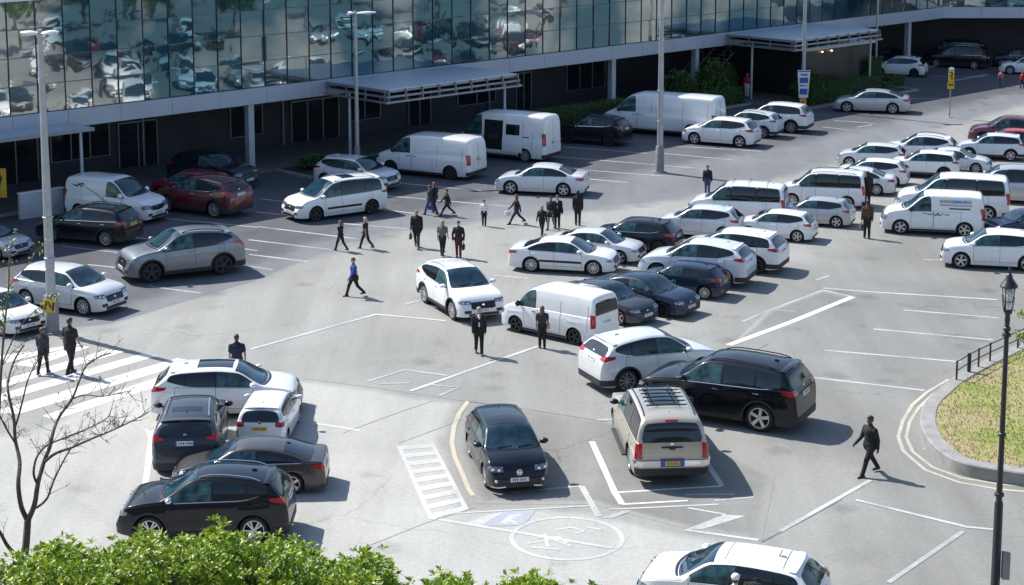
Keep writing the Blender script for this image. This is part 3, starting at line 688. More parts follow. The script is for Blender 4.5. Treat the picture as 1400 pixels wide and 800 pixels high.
        s1 = W2*.60; s0 = W2*.60
        ssL = lin(W2*.50, W2*.50+.52, 14)
        wrap(S, q, 'f', [sg*x for x in ssL] if sg > 0 else [sg*x for x in ssL[::-1]], lambda s: h1-hgt+.05*((abs(s)-W2*.5)/.52) + .02*max(0, 1-(abs(s)-W2*.5)/.12), lambda s: h1+.035*((abs(s)-W2*.5)/.52) - .05*max(0, (abs(s)-W2*.5-.36)/.16), 12, .010)
        hk = MB()
        for sc_, zc_ in ((W2*.5+.12, h1-hgt*.52), (W2*.5+.29, h1-hgt*.36)):
            pts, L = contour(S, round(zc_, 3), 'f'); hx, hy = float(np.interp(sc_, L, pts[:, 0])), float(np.interp(sc_, L, pts[:, 1]))
            hk.lathe([(.001, .012), (.036, .014), (.045, .004)], 12, 'x', c=(hx+.012, sg*hy, zc_))
        parts.append(('headlight', q.mesh('headlight', [M_HEAD]), None, [('reflector', hk.mesh('reflector', [M_CHROME]), None, [])]))
        q = MB()
        if S.van:
            zt0, zt1 = (.78, 1.28) if name != 'bigvan' else (.95, 1.6)
            if name == 'boxsuv': zt0, zt1 = .80, 1.22
            c = contour(S, (zt0+zt1)/2, 'r'); se = W2*.86
            ssL = lin(se-.07, se+.16, 8)
            lo_ = lambda s: zt0; hi_ = lambda s: zt1
        else:
            z0 = S.belt(S.x0)-.16; hh = .155 if not name in ('suv', 'bigsuv') else .15
            if name in ('sedan', 'fastback'): z0 = .80
            lo_ = lambda s: z0 + .05*max(0, (W2*.72-abs(s))/.2) + .05*max(0, (abs(s)-W2*.95)/.3); hi_ = lambda s: z0+hh - .03*max(0, (abs(s)-W2*.95)/.3)
            ssL = lin(W2*.62, W2*.62+.60, 14)
        wrap(S, q, 'r', [sg*x for x in ssL], lo_, hi_, 10, .012)
        parts.append(('tail_light', q.mesh('tail_light', [M_TAIL]), None, []))
        # fog lamp recess
        q = MB(); fz = gc+.17; wrap(S, q, 'f', [sg*x for x in lin(W2*.52, W2*.52+.26, 6)], lambda s: fz, lambda s: fz+.11, 3, .006)
        parts.append(('fog_lamp', q.mesh('fog_lamp', [M_PLAST]), None, []))
        if p.get('clad'):
            q = MB(); side_strip(S, q, sg, lin(p['xr']+S.R+.01, p['xf']-S.R-.01, 20), lambda x: gc+.005, lambda x: gc+.13, 2, .010); parts.append(('sill_cladding', q.mesh('sill_cladding', [M_PLAST]), None, []))
            for a in (p['xf'], p['xr']):
                q = MB(); P = []
                for i in range(23):
                    an = R(-8)+R(196)*i/22
                    row = []
                    for rr_, of in ((S.R-.004, -.03), (S.R-.002, .014), (S.R+.055, .014), (S.R+.058, -.01)):
                        x = a-rr_*math.cos(an); z = S.r+rr_*math.sin(an); z = max(z, gc+.005)
                        xx = min(max(x, S.x0+.01), S.x1-.01)
                        row.append((x, sg*(S.Y(xx, max(z, S.bot(xx)+.01))+of), z))
                    P.append(row)
                q.grid(P, flip=sg > 0); parts.append(('arch_cladding', q.mesh('arch_cladding', [M_PLAST]), None, []))
        if p.get('rails'):
            q = MB(); x0r, x1r = xa+.25, p['ws'][0]-.05
            pts = []
            for x in lin(x0r, x1r, 12):
                t = (x-x0r)/(x1r-x0r); lift = .045*min(1, 8*t, 8*(1-t)); yy = S.section(x)[2]-.10; pts.append((x, sg*yy, S.Z(x, yy)+lift+.006))
            q.tube(pts, .017, 6); parts.append(('roof_rail', q.mesh('roof_rail', [M_CHROME]), 'rail', []))
    # nose
    zn = min(S.top(S.x1-.15), .72*S.belt(1)+.05); g0, g1 = gc+.27, max(zn, gc+.36)
    if van: g0, g1 = gc+.36, gc+.58
    gw = W2*.50
    m = MB(); wrap(S, m, 'f', lin(-gw, gw, 16), lambda s: g0+.06*(abs(s)/gw)**2, lambda s: g1-.01*(abs(s)/gw), 18, .012)
    bd = MB()
    bd.lathe([(.001, .012), (.048, .010), (.055, 0)], 16, axis='x', c=(contour(S, round((g0+g1)/2+.02, 3), 'f')[0][0][0]+.008, 0, (g0+g1)/2+.02))
    parts.append(('grille', m.mesh('grille', [M_TRIM]), None, [('emblem', bd.mesh('emblem', [M_CHROME]), None, [])]))
    m = MB(); gs = MB(); wrap(S, gs, 'f', lin(-gw*1.02, gw*1.02, 16), lambda s: g1-.008+.0*(abs(s)/gw), lambda s: g1+.012, 1, .014); parts.append(('grille_strip', gs.mesh('grille_strip', [M_CHROME]), 'strip', []))
    wrap(S, m, 'f', lin(-W2*.62, W2*.62, 16), lambda s: gc+.055, lambda s: gc+.17-.03*(abs(s)/W2), 3, .008); parts.append(('lower_intake', m.mesh('lower_intake', [M_PLAST]), None, []))
    # tail
    m = MB(); cl = .24 if p.get('clad') or S.van else .15
    tr = W2*.93+(p['xr']-S.R-S.x0)-.10 if p.get('clad') else (W2*1.05 if S.van else W2*.66)
    wrap(S, m, 'r', lin(-tr, tr, 28), lambda s: gc+.045, lambda s: gc+cl, 3, .010); parts.append(('rear_bumper_trim', m.mesh('rear_bumper_trim', [M_PLAST]), None, []))
    def plate(end, z, wd=.26):
        q = MB(); wrap(S, q, end, lin(-wd, wd, 6), lambda s: z-.057, lambda s: z+.057, 2, .018)
        k = MB(); xx = -wd*.78
        kids = []
        for i, w_ in enumerate((.035, .03, .04, .012, .035, .035, .03)):
            if i == 3: xx += .04; continue
            d = 1 if end == 'f' else -1
            cx = contour(S, round(z, 3), end)[0][0][0]+d*.0195
            k.box((cx, xx+.02, z), (.006, w_*.75, .066)); xx += .058
        return ('number_plate', q.mesh('number_plate', [M_PLATEW]), 'plate', [('plate_lettering', k.mesh('plate_lettering', [M_GLYPH], smooth=False), None, [])])
    parts.append(plate('f', gc+.25 if not van else gc+.26))
    zp = {'sedan': .74, 'fastback': .74}.get(name, S.belt(S.x0)-.22)
    parts.append(plate('r', zp))
    q = MB(); ze = zp+.19; q.lathe([(.001, .012), (.045, .010), (.052, 0)], 16, axis='x', c=(0, 0, 0))
    q.v = [(contour(S, round(ze, 3), 'r')[0][0][0]-.006-x, y, z+ze) for x, y, z in q.v]; parts.append(('rear_emblem', q.mesh('rear_emblem', [M_CHROME]), None, []))
    if p.get('spoiler'):
        q = MB(); xe = [x for x in lin(S.x0+.2, S.x0+1.2, 100) if S.top(x) > rg[2]+.06][0]
        P = []
        for i, (dx, dz) in enumerate(((.16, .006), (.05, .026), (-.05, .024), (-.055, .006), (.05, -.03))):
            P.append([(xe+dx+.06*t*t, t*(S.section(xe+.1)[2]-.06), S.Z(xe+.12, t*(S.section(xe+.12)[2]-.06))+dz-.03*max(0, -dx*10)) for t in lin(-1, 1, 12)])
        q.grid(P); parts.append(('spoiler', q.mesh('spoiler', [M_DARK]), 'paint', []))
        q = MB(); q.box((xe-.045, 0, S.Z(xe+.12, 0)-.02), (.02, .28, .022), bev=.006); parts.append(('brake_lamp', q.mesh('brake_lamp', [M_TAIL]), None, []))
    if not van:
        q = MB(); xf = xa+.45; zf = S.Z(xf, 0); P = [(xf-.09, 0, zf), (xf+.10, 0, zf)]
        q.grid([[(xf+.09-.16*t, s_*(.015*(1-t*.3)), zf-.004+.05*h*(math.sin(math.pi*min(1, .12+t*.7)))) for t in lin(0, 1, 5)] for s_, h in ((1, 0), (.6, .6), (0, 1), (-.6, .6), (-1, 0))]); parts.append(('roof_aerial', q.mesh('roof_aerial', [M_TRIM]), 'aerial', []))
    PROTO[name] = (S, parts)
    return PROTO[name]

def put_material(o, m, slot=0):
    o.material_slots[slot].link = 'OBJECT'; o.material_slots[slot].material = m

def vehicle(kindname, ty, colour, x, y, hd, sc, label, cat, wheel=None, plate='w', rail=None, handle=None, mirror=None, chrome=True, group='vehicles standing in the car park', skip=(), rimc=None):
    S, parts = proto(ty)
    root = empty(kindname, (x, y, 0), R(hd))
    vr = random.Random(label); root.scale = (sc*vr.uniform(.985, 1.015), sc*vr.uniform(.985, 1.02), sc*vr.uniform(.97, 1.03))
    wheel = wheel or vr.choice(('twin', 'five', 'ten', 'twin', 'ten'))
    if vr.random() < .35 and not skip: skip = ('roof_rail',)
    if vr.random() < .3: chrome = False
    if rimc is None and vr.random() < .2: rimc = M_RIMD

    tag(root, label, cat, group)
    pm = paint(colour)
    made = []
    def put(spec, parent):
        nm, me, role, kids = spec
        if nm in skip: return
        if role == 'strip' and not chrome: return
        o = link(nm, me, parent)
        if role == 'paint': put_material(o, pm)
        elif role == 'handle': put_material(o, handle or pm)
        elif role == 'mirror': put_material(o, mirror or pm)
        elif role == 'rail': put_material(o, rail or M_TRIM)
        elif role == 'plate': put_material(o, M_PLATEY if (plate == 'y' and me is parts_plate_rear) else M_PLATEW)
        elif role == 'aerial': put_material(o, pm)
        for k in kids: put(k, o)
        made.append(o)
        return o
    pl = [q for q in parts if q[0] == 'number_plate']; parts_plate_rear = pl[-1][1]
    for q in parts: put(q, root)
    ty_, rim_ = get_wheel(S.r, wheel)
    for ax in (S.p['xf'], S.p['xr']):
        for sg in (1, -1):
            w = empty('wheel', (ax, sg*(S.W2-.145), S.r), 0 if sg > 0 else math.pi, root)
            link('tyre', ty_, w); r_ = link('rim', rim_, w)
            if rimc: put_material(r_, rimc)
            w.rotation_euler = (0, rnd.uniform(0, 6), 0 if sg > 0 else math.pi)
    return root, S

# ---------------------------------------------------------------- the vehicles (type, colour, x, y, heading, size)
VEH = {}
VEH['van_a'] = vehicle('panel_van', 'smallvan', 'white', -17.37, 78.84, -24.5, 1.001, 'small white panel van with dark swirling graphic on its side, beside low white wall', 'van', wheel='steel', skip=('rear_window',))
VEH['blk_a'] = vehicle('crossover_car', 'estate', 'black', -17.55, 74.22, 162.2, 0.956, 'black hatchback with yellow rear plate parked in front of the small graphic panel van', 'car', plate='y', handle=M_CHROME)
VEH['red_a'] = vehicle('crossover_car', 'suv', 'maroon', -13.81, 80.15, 149.8, 1.005, 'dark red crossover with red tail lamps, parked beside the small graphic panel van', 'car', handle=M_CHROME, chrome=True)
VEH['red_b'] = vehicle('hatchback_car', 'hatch', 'crimson', -14.77, 82.94, 150.0, 0.970, 'crimson car mostly hidden behind the dark red crossover near the building', 'car')
VEH['gry_a'] = vehicle('crossover_car', 'suv', 'graphite', -14.36, 86.31, -27.5, 1.000, 'dark grey crossover facing out, parked under the building edge behind the dark red crossover', 'car')
VEH['sil_a'] = vehicle('crossover_car', 'suv', 'silver_grey', -12.71, 68.44, 207.0, 1.066, 'silver grey crossover standing alone across the painted bays, black alloy wheels', 'car', wheel='five', rimc=M_RIMD)
VEH['wht_a'] = vehicle('hatchback_car', 'hatch', 'silver_white', -15.77, 63.49, -26.8, 0.987, 'pale silver hatchback parked behind the tall lamp post with yellow tag', 'car', wheel='ten')
VEH['wht_b'] = vehicle('saloon_car', 'sedan', 'white', -17.70, 60.89, -38.9, 0.851, 'white saloon half out of view beside the base of the lamp post with yellow tag', 'car', wheel='five')
VEH['sil_b'] = vehicle('hatchback_car', 'hatch', 'silver', -21.05, 71.85, -27.0, 0.833, 'silver car nose half out of view beneath the yellow wall sign', 'car')
VEH['wht_c'] = vehicle('hatchback_car', 'hatch', 'silver_white', -7.40, 86.08, -30.8, 0.980, 'white hatchback beside the planting bed, half hidden behind the white people carrier', 'car', chrome=False, rimc=M_RIMD)
VEH['mpv_a'] = vehicle('people_carrier', 'mpv', 'white', -7.87, 79.49, 214.6, 0.939, 'white people carrier with black side moulding and dark glass, facing the silver grey crossover', 'car', rimc=M_RIMD, wheel='five', rail=M_CHROME, chrome=False)
VEH['van_b'] = vehicle('panel_van', 'longvan', 'white', -4.04, 89.34, 152.3, 1.011, 'medium white panel van parked in front of the tall van with open side door', 'van', wheel='steel', handle=M_TRIM, mirror=M_TRIM)
VEH['van_c'] = vehicle('panel_van', 'bigvan', 'white', -0.32, 94.26, 149.4, 0.958, 'tall white van with its side door standing open', 'van', wheel='steel', handle=M_TRIM, mirror=M_TRIM)
VEH['sil_c'] = vehicle('saloon_car', 'sedan', 'silver_white', 1.41, 84.65, 166.9, 0.943, 'pale silver saloon standing alone in the bays behind the walking group', 'car', wheel='five')
VEH['blk_b'] = vehicle('crossover_car', 'suv', 'black', 4.48, 98.60, 153.7, 0.912, 'black crossover between the tall open van and the very long white van', 'car', wheel='ten')
VEH['blk_c'] = vehicle('saloon_car', 'sedan', 'graphite', 5.78, 106.27, 146.5, 0.780, 'dark saloon whose roof peeps out behind nose of the very long white van', 'car')
VEH['van_d'] = vehicle('panel_van', 'xlvan', 'white', 8.52, 101.99, 153.5, 1.044, 'very long white panel van parked along the hedge behind the tall lamp post', 'van', wheel='steel', handle=M_TRIM, mirror=M_TRIM)
VEH['wht_d'] = vehicle('hatchback_car', 'hatch', 'white', 11.40, 98.33, 154.9, 0.983, 'white hatchback parked in front of the tail of the very long white van', 'car', chrome=False, wheel='five')
VEH['wht_e'] = vehicle('crossover_car', 'suv', 'ice', 13.20, 101.26, 154.7, 0.861, 'white crossover squeezed between two white cars beside the very long van', 'car')
VEH['wht_f'] = vehicle('crossover_car', 'estate', 'white', 14.93, 103.10, 155.6, 0.959, 'white crossover with dark rear glass just below the blue parking signs', 'car')
VEH['sil_d'] = vehicle('fastback_car', 'fastback', 'silver', 21.90, 110.20, 166.1, 0.972, 'silver fastback parked alone by the end of the clipped hedge', 'car', wheel='twin')
VEH['wht_g'] = vehicle('hatchback_car', 'hatch', 'white', 27.09, 127.14, 156.5, 0.900, 'white hatchback beside the clipped column shrub near the building corner', 'car', chrome=False)
VEH['drk_a'] = vehicle('saloon_car', 'sedan', 'navy', 27.87, 134.20, 156.8, 0.780, 'dark blue car in shade behind the white hatchback at the building corner', 'car')
VEH['mpv_b'] = vehicle('people_carrier', 'mpv', 'black', 32.29, 131.63, 154.2, 0.906, 'black people carrier with chrome strip parked under the far wing', 'car', rail=M_CHROME)
VEH['drk_b'] = vehicle('delivery_van', 'midvan', 'graphite', 32.86, 135.22, 154.5, 0.830, 'dark van with pale roof hidden behind the black people carrier', 'van')
VEH['wht_h'] = vehicle('saloon_car', 'sedan', 'white', 36.38, 127.96, 165.3, 0.868, 'white saloon nose showing under the far wing, near person in pink', 'car')
VEH['drk_c'] = vehicle('crossover_car', 'suv', 'graphite', 36.62, 131.81, 165.5, 0.780, 'dark car with pale bonnet behind the white saloon under the far wing', 'car')
VEH['red_c'] = vehicle('crossover_car', 'suv', 'maroon', 26.86, 98.27, 166.2, 0.881, 'dark red crossover at far end of the crowded rows', 'car')
VEH['red_d'] = vehicle('hatchback_car', 'hatch', 'red', 26.40, 95.60, 163.9, 0.854, 'bright red hatchback tucked in front of the dark red crossover, mostly hidden', 'car')
VEH['wht_i'] = vehicle('crossover_car', 'estate', 'ice', 24.92, 93.86, 164.5, 0.780, 'white crossover parked right in front of the two red cars', 'car')
VEH['wht_j'] = vehicle('crossover_car', 'suv', 'white', 21.01, 92.77, 162.9, 0.869, 'white crossover at lane edge of the row, teal side glass, first behind the sign post', 'car')
VEH['wht_k'] = vehicle('saloon_car', 'sedan', 'silver_white', 22.20, 90.40, -18.4, 0.788, 'white saloon facing the opposite way between two white crossovers', 'car')
VEH['wht_l'] = vehicle('crossover_car', 'estate', 'white', 20.35, 88.91, 162.9, 0.780, 'white crossover with black wheel arches showing its whole tail beside graphic van row', 'car')
VEH['gry_b'] = vehicle('hatchback_car', 'hatch', 'silver_white', 18.30, 91.50, 162.7, 0.828, 'white hatchback of which only roof and bonnet show among the crowded cars', 'car')
VEH['wht_m'] = vehicle('hatchback_car', 'hatch', 'white', 17.40, 87.00, 161.3, 0.832, 'white hatchback with sloping tail behind the white saloon and its standing person', 'car')
VEH['wht_n'] = vehicle('saloon_car', 'sedan', 'silver_white', 16.22, 84.77, 163.9, 0.807, 'white saloon with boot and red lamps showing behind the white minibus', 'car')
VEH['van_e'] = vehicle('minibus', 'wagonvan', 'white', 14.09, 81.80, 164.5, 0.820, 'white minibus with one long dark side window', 'minibus', chrome=False, wheel='ten')
VEH['sil_e'] = vehicle('hatchback_car', 'hatch', 'silver', 13.16, 77.71, 158.7, 0.780, 'silver hatchback in front of the white minibus', 'car')
VEH['wht_o'] = vehicle('hatchback_car', 'hatch', 'white', 11.04, 74.86, 157.9, 0.789, 'white hatchback in front of the silver hatchback, one bay nearer the white roof bar estate', 'car')
VEH['van_f'] = vehicle('minibus', 'wagonvan', 'white', 9.86, 78.48, 164.4, 0.879, 'white estate van with roof bars at the lane edge near the standing man in jeans', 'minibus', rail=M_CHROME)
VEH['sil_f'] = vehicle('hatchback_car', 'hatch', 'silver_white', 7.90, 75.27, 162.4, 0.863, 'pale silver hatchback between the black hatchback and the estate van with roof bars', 'car')
VEH['blk_d'] = vehicle('hatchback_car', 'hatch', 'black_blue', 5.02, 72.79, 159.7, 0.874, 'blue black hatchback heading its row beside the two white saloons', 'car')
VEH['wht_p'] = vehicle('saloon_car', 'sedan', 'white', 2.05, 69.19, -13.9, 0.893, 'white saloon with black side moulding, front of the row by the walkers', 'car', wheel='ten', chrome=False)
VEH['wht_q'] = vehicle('saloon_car', 'sedan', 'silver_white', 3.36, 71.06, -20.6, 0.827, 'white saloon half hidden behind the saloon with black side moulding', 'car')
VEH['wht_r'] = vehicle('crossover_car', 'estate', 'white', 8.52, 69.60, 156.1, 0.952, 'large white crossover with long dark side glass in the middle of the rows', 'car')
VEH['sil_g'] = vehicle('hatchback_car', 'suv', 'ice', 6.99, 67.40, 157.5, 0.955, 'ice white hatchback between the navy hatchback and the large white crossover', 'car', skip=('arch_cladding', 'sill_cladding', 'roof_rail'))
VEH['nvy_a'] = vehicle('hatchback_car', 'hatch', 'navy', 6.28, 65.51, 155.7, 0.794, 'navy hatchback with yellow rear plate', 'car', plate='y')
VEH['nvy_b'] = vehicle('saloon_car', 'sedan', 'navy', 4.70, 63.30, -36.3, 0.867, 'navy saloon facing out beside the navy hatchback with yellow plate', 'car')
VEH['gry_c'] = vehicle('saloon_car', 'sedan', 'slate', 3.22, 62.25, -40.7, 0.837, 'slate grey saloon with pale roof facing out right behind the white delivery van', 'car')
VEH['van_g'] = vehicle('delivery_van', 'midvan', 'white', 1.58, 59.83, 141.1, 0.847, 'small white delivery van with rear window, woman walking past its side', 'van', wheel='five', handle=M_TRIM, mirror=M_TRIM)
VEH['wht_s'] = vehicle('crossover_car', 'suv', 'white', -1.86, 63.18, -65.1, 0.951, 'white crossover driving toward the camera past the man in black suit', 'car', rail=M_CHROME, wheel='ten')
VEH['wht_t'] = vehicle('crossover_car', 'suv', 'silver_white', 4.30, 54.50, 24.1, 0.985, 'pearl white crossover seen from behind, nose hidden by the big black four by four', 'car')
VEH['blk_e'] = vehicle('off_road_car', 'bigsuv', 'black', 6.17, 51.06, 152.8, 1.026, 'big black four by four with chrome window frames beside champagne one', 'car', handle=M_CHROME, wheel='five', rail=M_TRIM, rimc=M_RIM)
VEH['chp_a'] = vehicle('off_road_car', 'boxsuv', 'champagne', 3.93, 47.70, 94.6, 0.981, 'champagne coloured boxy four by four seen from behind, roof rack and yellow plate', 'car', skip=('number_plate',), rail=M_TRIM, mirror=M_TRIM)
VEH['blk_f'] = vehicle('hatchback_car', 'hatch', 'black_blue', -0.17, 46.48, -79.0, 0.928, 'black hatchback facing the camera next to the faded ladder marking', 'car', wheel='ten', mirror=M_TRIM, chrome=False)
VEH['wht_u'] = vehicle('hatchback_car', 'hatch', 'white', -8.32, 51.56, 3.0, 1.012, 'white hatchback standing crosswise behind the two cars seen from their tails', 'car', chrome=False)
VEH['gry_d'] = vehicle('hatchback_car', 'suv', 'slate', -8.72, 47.81, 95.1, 0.970, 'dark grey hatchback seen from behind with silver roof bars and pale plate', 'car', mirror=M_TRIM, rail=M_CHROME, skip=('arch_cladding',))
VEH['wht_v'] = vehicle('hatchback_car', 'small', 'white', -6.81, 49.44, 87.4, 0.825, 'tiny white hatchback seen from behind with yellow plate', 'car', plate='y', chrome=False)
VEH['gry_e'] = vehicle('fastback_car', 'fastback', 'bronze_grey', -6.77, 45.30, 181.2, 0.854, 'bronze grey saloon parked between the tiny white hatchback and black crossover', 'car', wheel='five', mirror=M_CHROME)
VEH['blk_g'] = vehicle('crossover_car', 'suv', 'black', -7.35, 42.05, 180.0, 0.942, 'black crossover with silver roof bars just beyond the leafy hedge', 'car', rail=M_CHROME, mirror=M_CHROME, wheel='twin', rimc=M_RIM)
VEH['wht_w'] = vehicle('hatchback_car', 'hatch', 'white', 4.77, 37.53, 160.9, 0.978, 'white hatchback cut off by the lower picture edge, roof aerial, person in white cap beside', 'car', chrome=False)
VEH['wht_x'] = vehicle('hatchback_car', 'hatch', 'white', 18.80, 69.78, 167.0, 0.961, 'white hatchback parked alone near the black street lantern', 'car', wheel='five', chrome=False)
VEH['van_h'] = vehicle('panel_van', 'smallvan', 'white', 17.83, 76.03, 167.2, 0.970, 'white panel van with coloured lettering on its side', 'van', wheel='five', handle=M_TRIM, mirror=M_TRIM)
VEH['mpv_c'] = vehicle('minibus', 'wagonvan', 'white', 19.45, 79.37, 165.7, 1.006, 'white minibus right behind the lettered panel van', 'minibus')
VEH['mpv_d'] = vehicle('people_carrier', 'mpv', 'silver', 22.89, 82.75, 163.5, 0.961, 'silver people carrier behind the white minibus, dark roof rail', 'car')
VEH['drk_d'] = vehicle('hatchback_car', 'hatch', 'navy', 21.52, 75.04, 191.7, 0.780, 'dark blue car with silver bonnet in gap between lettered van and lone white hatchback', 'car')

# ---------------------------------------------------------------- details of single vehicles
def on_side(key, boxes, name, m, sg, off=.013):
    """small marks or mouldings that follow one vehicle's side"""
    root, S = VEH[key]; mb = MB()
    for x0, x1, z0, z1 in boxes: side_strip(S, mb, sg, lin(x0, x1, max(2, int((x1-x0)/.12))), lambda x: z0, lambda x: z1, max(2, int((z1-z0)/.03)), off)
    return mb.build(name, m, root)
for k in ('mpv_a', 'wht_p'):
    for sg in (1, -1): on_side(k, [(-.95, .9, .50, .60)], 'side_moulding', M_TRIM, sg)
# open side door of the tall van: dark doorway, rail and the door slid back
root, S = VEH['van_c']
M_HOLE = mat('van_interior', (.010,.010,.012), .9)
o = on_side('van_c', [(-.35, .82, .55, 2.12)], 'doorway', M_HOLE, 1, .014)
mb = MB(); side_strip(S, mb, 1, lin(-1.62, -.40, 10), lambda x: .50, lambda x: 2.2, 8, .10, 0, .06); dr = mb.build('sliding_door', paint('white'), root)
mb = MB(); side_strip(S, mb, 1, lin(-1.45, -.60, 8), lambda x: 1.42, lambda x: 1.98, 4, .112); mb.build('door_window', M_GLASS, dr)
mb = MB(); side_strip(S, mb, 1, lin(.05, .55, 5), lambda x: 1.35, lambda x: 1.95, 4, .018); mb.build('bulkhead_window', M_GLASSC, root)
mb = MB(); mb.box((.25, S.W2-.10, 1.0), (.7, .16, .8), bev=.05); mb.build('van_seat', M_PLAST, root)
mb = MB(); side_strip(S, mb, 1, lin(-2.0, -.4, 10), lambda x: 1.32, lambda x: 1.36, 1, .02); mb.build('door_rail', M_PLAST, root)
# black outlined rear doors on the vans
for k, zs in (('van_b', (.62, 1.86)), ('van_c', (.68, 2.3)), ('van_d', (.68, 2.0)), ('van_a', (.6, 1.7))):
    root, S = VEH[k]; mb = MB(); wrap(S, mb, 'r', [-.006, .006], lambda s: zs[0], lambda s: zs[1], 6, .006); mb.build('door_gap', M_SEAM, root)
    mb = MB(); mb.box((contour(S, 1.05, 'r')[0][0][0]-.02, .10, 1.05), (.03, .16, .05), bev=.01); mb.build('door_handle', M_TRIM, root)
# panel joints on van sides
for k, xs in (('van_b', (-.9, -2.25)), ('van_d', (.3, -1.5, -2.9)), ('van_g', (-.75, -2.1)), ('van_c', (-2.2,))):
    for x in xs: on_side(k, [(x-.006, x+.006, .62, 1.6 if k != 'van_d' else 1.85)], 'panel_joint', M_SEAM, 1, .004)
for k in ('van_b', 'van_c', 'van_d', 'van_a', 'van_g', 'van_h'):
    root, S = VEH[k]
    for sg in (1, -1): on_side(k, [(S.p['xr']+S.R+.02, S.p['xf']-S.R-.02, S.p['gc']+.01, S.p['gc']+.10)], 'sill_moulding', M_PLAST, sg)
# dark swirl graphic on the small van, coloured lettering on the other small van
M_INK = mat('vinyl_dark', (.05,.05,.07), .4)
root, S = VEH['van_a']
def side_curve(key, sg, pts, w, m, name):
    root, S = VEH[key]; mb = MB(); rows = []
    for i, (x, z) in enumerate(pts):
        q0, q1 = pts[max(i-1, 0)], pts[min(i+1, len(pts)-1)]; dx, dz = q1[0]-q0[0], q1[1]-q0[1]; l = math.hypot(dx, dz) or 1; ww = w*(.35+.65*math.sin(math.pi*(i+.5)/len(pts)))
        rows.append([(x+a*dz/l*ww, sg*(S.Y(x+a*dz/l*ww, z-a*dx/l*ww)+.012), z-a*dx/l*ww) for a in (-.5, .5)])
    mb.grid(rows); return mb.build(name, m, root)
side_curve('van_a', -1, [(-1.75+.1*i, 1.52-.06*math.sin(i*.8)) for i in range(7)], .07, M_INK, 'graphic')
side_curve('van_a', -1, [(-1.45+.05*i, 1.50+.08*math.sin(i*1.3)) for i in range(8)], .05, M_INK, 'graphic')
side_curve('van_a', -1, [(-1.2+.17*i, 1.50-.06*i-.010*i*i*.3) for i in range(12)], .035, M_INK, 'graphic')
cols = [mat('vinyl_grey', (.30,.30,.30), .4), mat('vinyl_orange', (.55,.30,.12), .4), mat('vinyl_blue', (.06,.22,.55), .4), mat('vinyl_teal', (.10,.38,.50), .4), mat('vinyl_red', (.45,.12,.12), .4)]
x = -.30; rl = random.Random(4)
for i in range(15):
    wd = rl.uniform(.055, .095); on_side('van_h', [(x-wd, x, 1.49, 1.62)], 'lettering', cols[(0, 0, 1, 0, 0, 1, 0, 2, 2, 2, 3, 2, 4, 0, 1)[i]], 1, .012); x -= wd+.022
x = -.32
for i in range(16):
    wd = rl.uniform(.03, .09); on_side('van_h', [(x-wd, x, 1.37, 1.43)], 'lettering', cols[0] if i % 5 else cols[4], 1, .012); x -= wd+.02
on_side('van_h', [(-1.62, -.72, 1.22, 1.28)], 'lettering', M_INK, 1, .012)
for pts in ([(.02-.05*i, .98+.07*math.sin(i*1.5)) for i in range(12)], [(-.55-.04*i, .98+.05*math.sin(i*2)) for i in range(6)], [(.42-.05*i, 1.0+.03*math.sin(i*2.2)) for i in range(5)]): side_curve('van_h', 1, pts, .035, M_INK, 'lettering')
root, S = VEH['van_h']
mb = MB(); wrap(S, mb, 'r', lin(-.70, .70, 8), lambda s: 1.18, lambda s: 1.66, 5, .010); mb.build('rear_window', M_GLASS, root)
for z0, z1, s0, s1, m in ((1.02, 1.10, -.5, .5, cols[4]), (.86, .93, -.45, .3, M_INK), (.78, .82, -.3, .35, M_INK)):
    mb = MB(); wrap(S, mb, 'r', lin(s0, s1, 8), lambda s: z0, lambda s: z1, 1, .010); mb.build('lettering', m, root)
# champagne four by four: roof rack, chrome bumper, running boards
root, S = VEH['chp_a']
mb = MB()
for x in lin(-1.55, .1, 5): mb.tube([(x, -.55, S.Z(x, .5)+.075), (x, .55, S.Z(x, .5)+.075)], .018, 6)
for y in (-.30, .30): mb.tube([(-1.6, y, S.Z(-1.5, .3)+.08), (.15, y, S.Z(0, .3)+.08)], .018, 6)
mb.build('roof_rack', M_TRIM, root)
mb = MB(); wrap(S, mb, 'r', lin(-S.W2*1.25, S.W2*1.25, 28), lambda s: .60, lambda s: .76-.03*max(0, abs(s)-.8), 4, .05); mb.build('rear_bumper', M_CHROME, root)
mb = MB(); mb.box((S.x0-.05, 0, .70), (.05, .64, .20), bev=.015); mb.build('plate_recess', M_PLATEB, root)
mb = MB(); mb.box((S.x0-.085, 0, .70), (.02, .40, .12), bev=.004); mb.build('number_plate', M_PLATEY, root)
mb = MB()
for i in range(6): mb.box((S.x0-.098, -.14+.055*i, .70), (.006, .034, .07))
mb.build('plate_lettering', mat('plate_orange', (.45,.16,.02), .5), root, smooth=False)
mb = MB(); mb.tube([(contour(S, 1.12, 'r')[0][0][0]-.03, y, 1.12) for y in (-.28, .28)], .022, 6); mb.box((contour(S, 1.08, 'r')[0][0][0]-.03, 0, 1.10), (.04, .16, .09), bev=.015); mb.build('tailgate_handle', M_TRIM, root)
mb = MB(); mb.box((contour(S, 1.78, 'r')[0][0][0]-.02, 0, 1.80), (.05, .34, .05), bev=.012); mb.build('brake_lamp', M_TAIL, root)
for sg in (1, -1):
    mb = MB(); mb.box((.1, sg*(S.W2+.02), .38), (2.2, .16, .05), bev=.015); mb.build('running_board', M_PLAST, root)
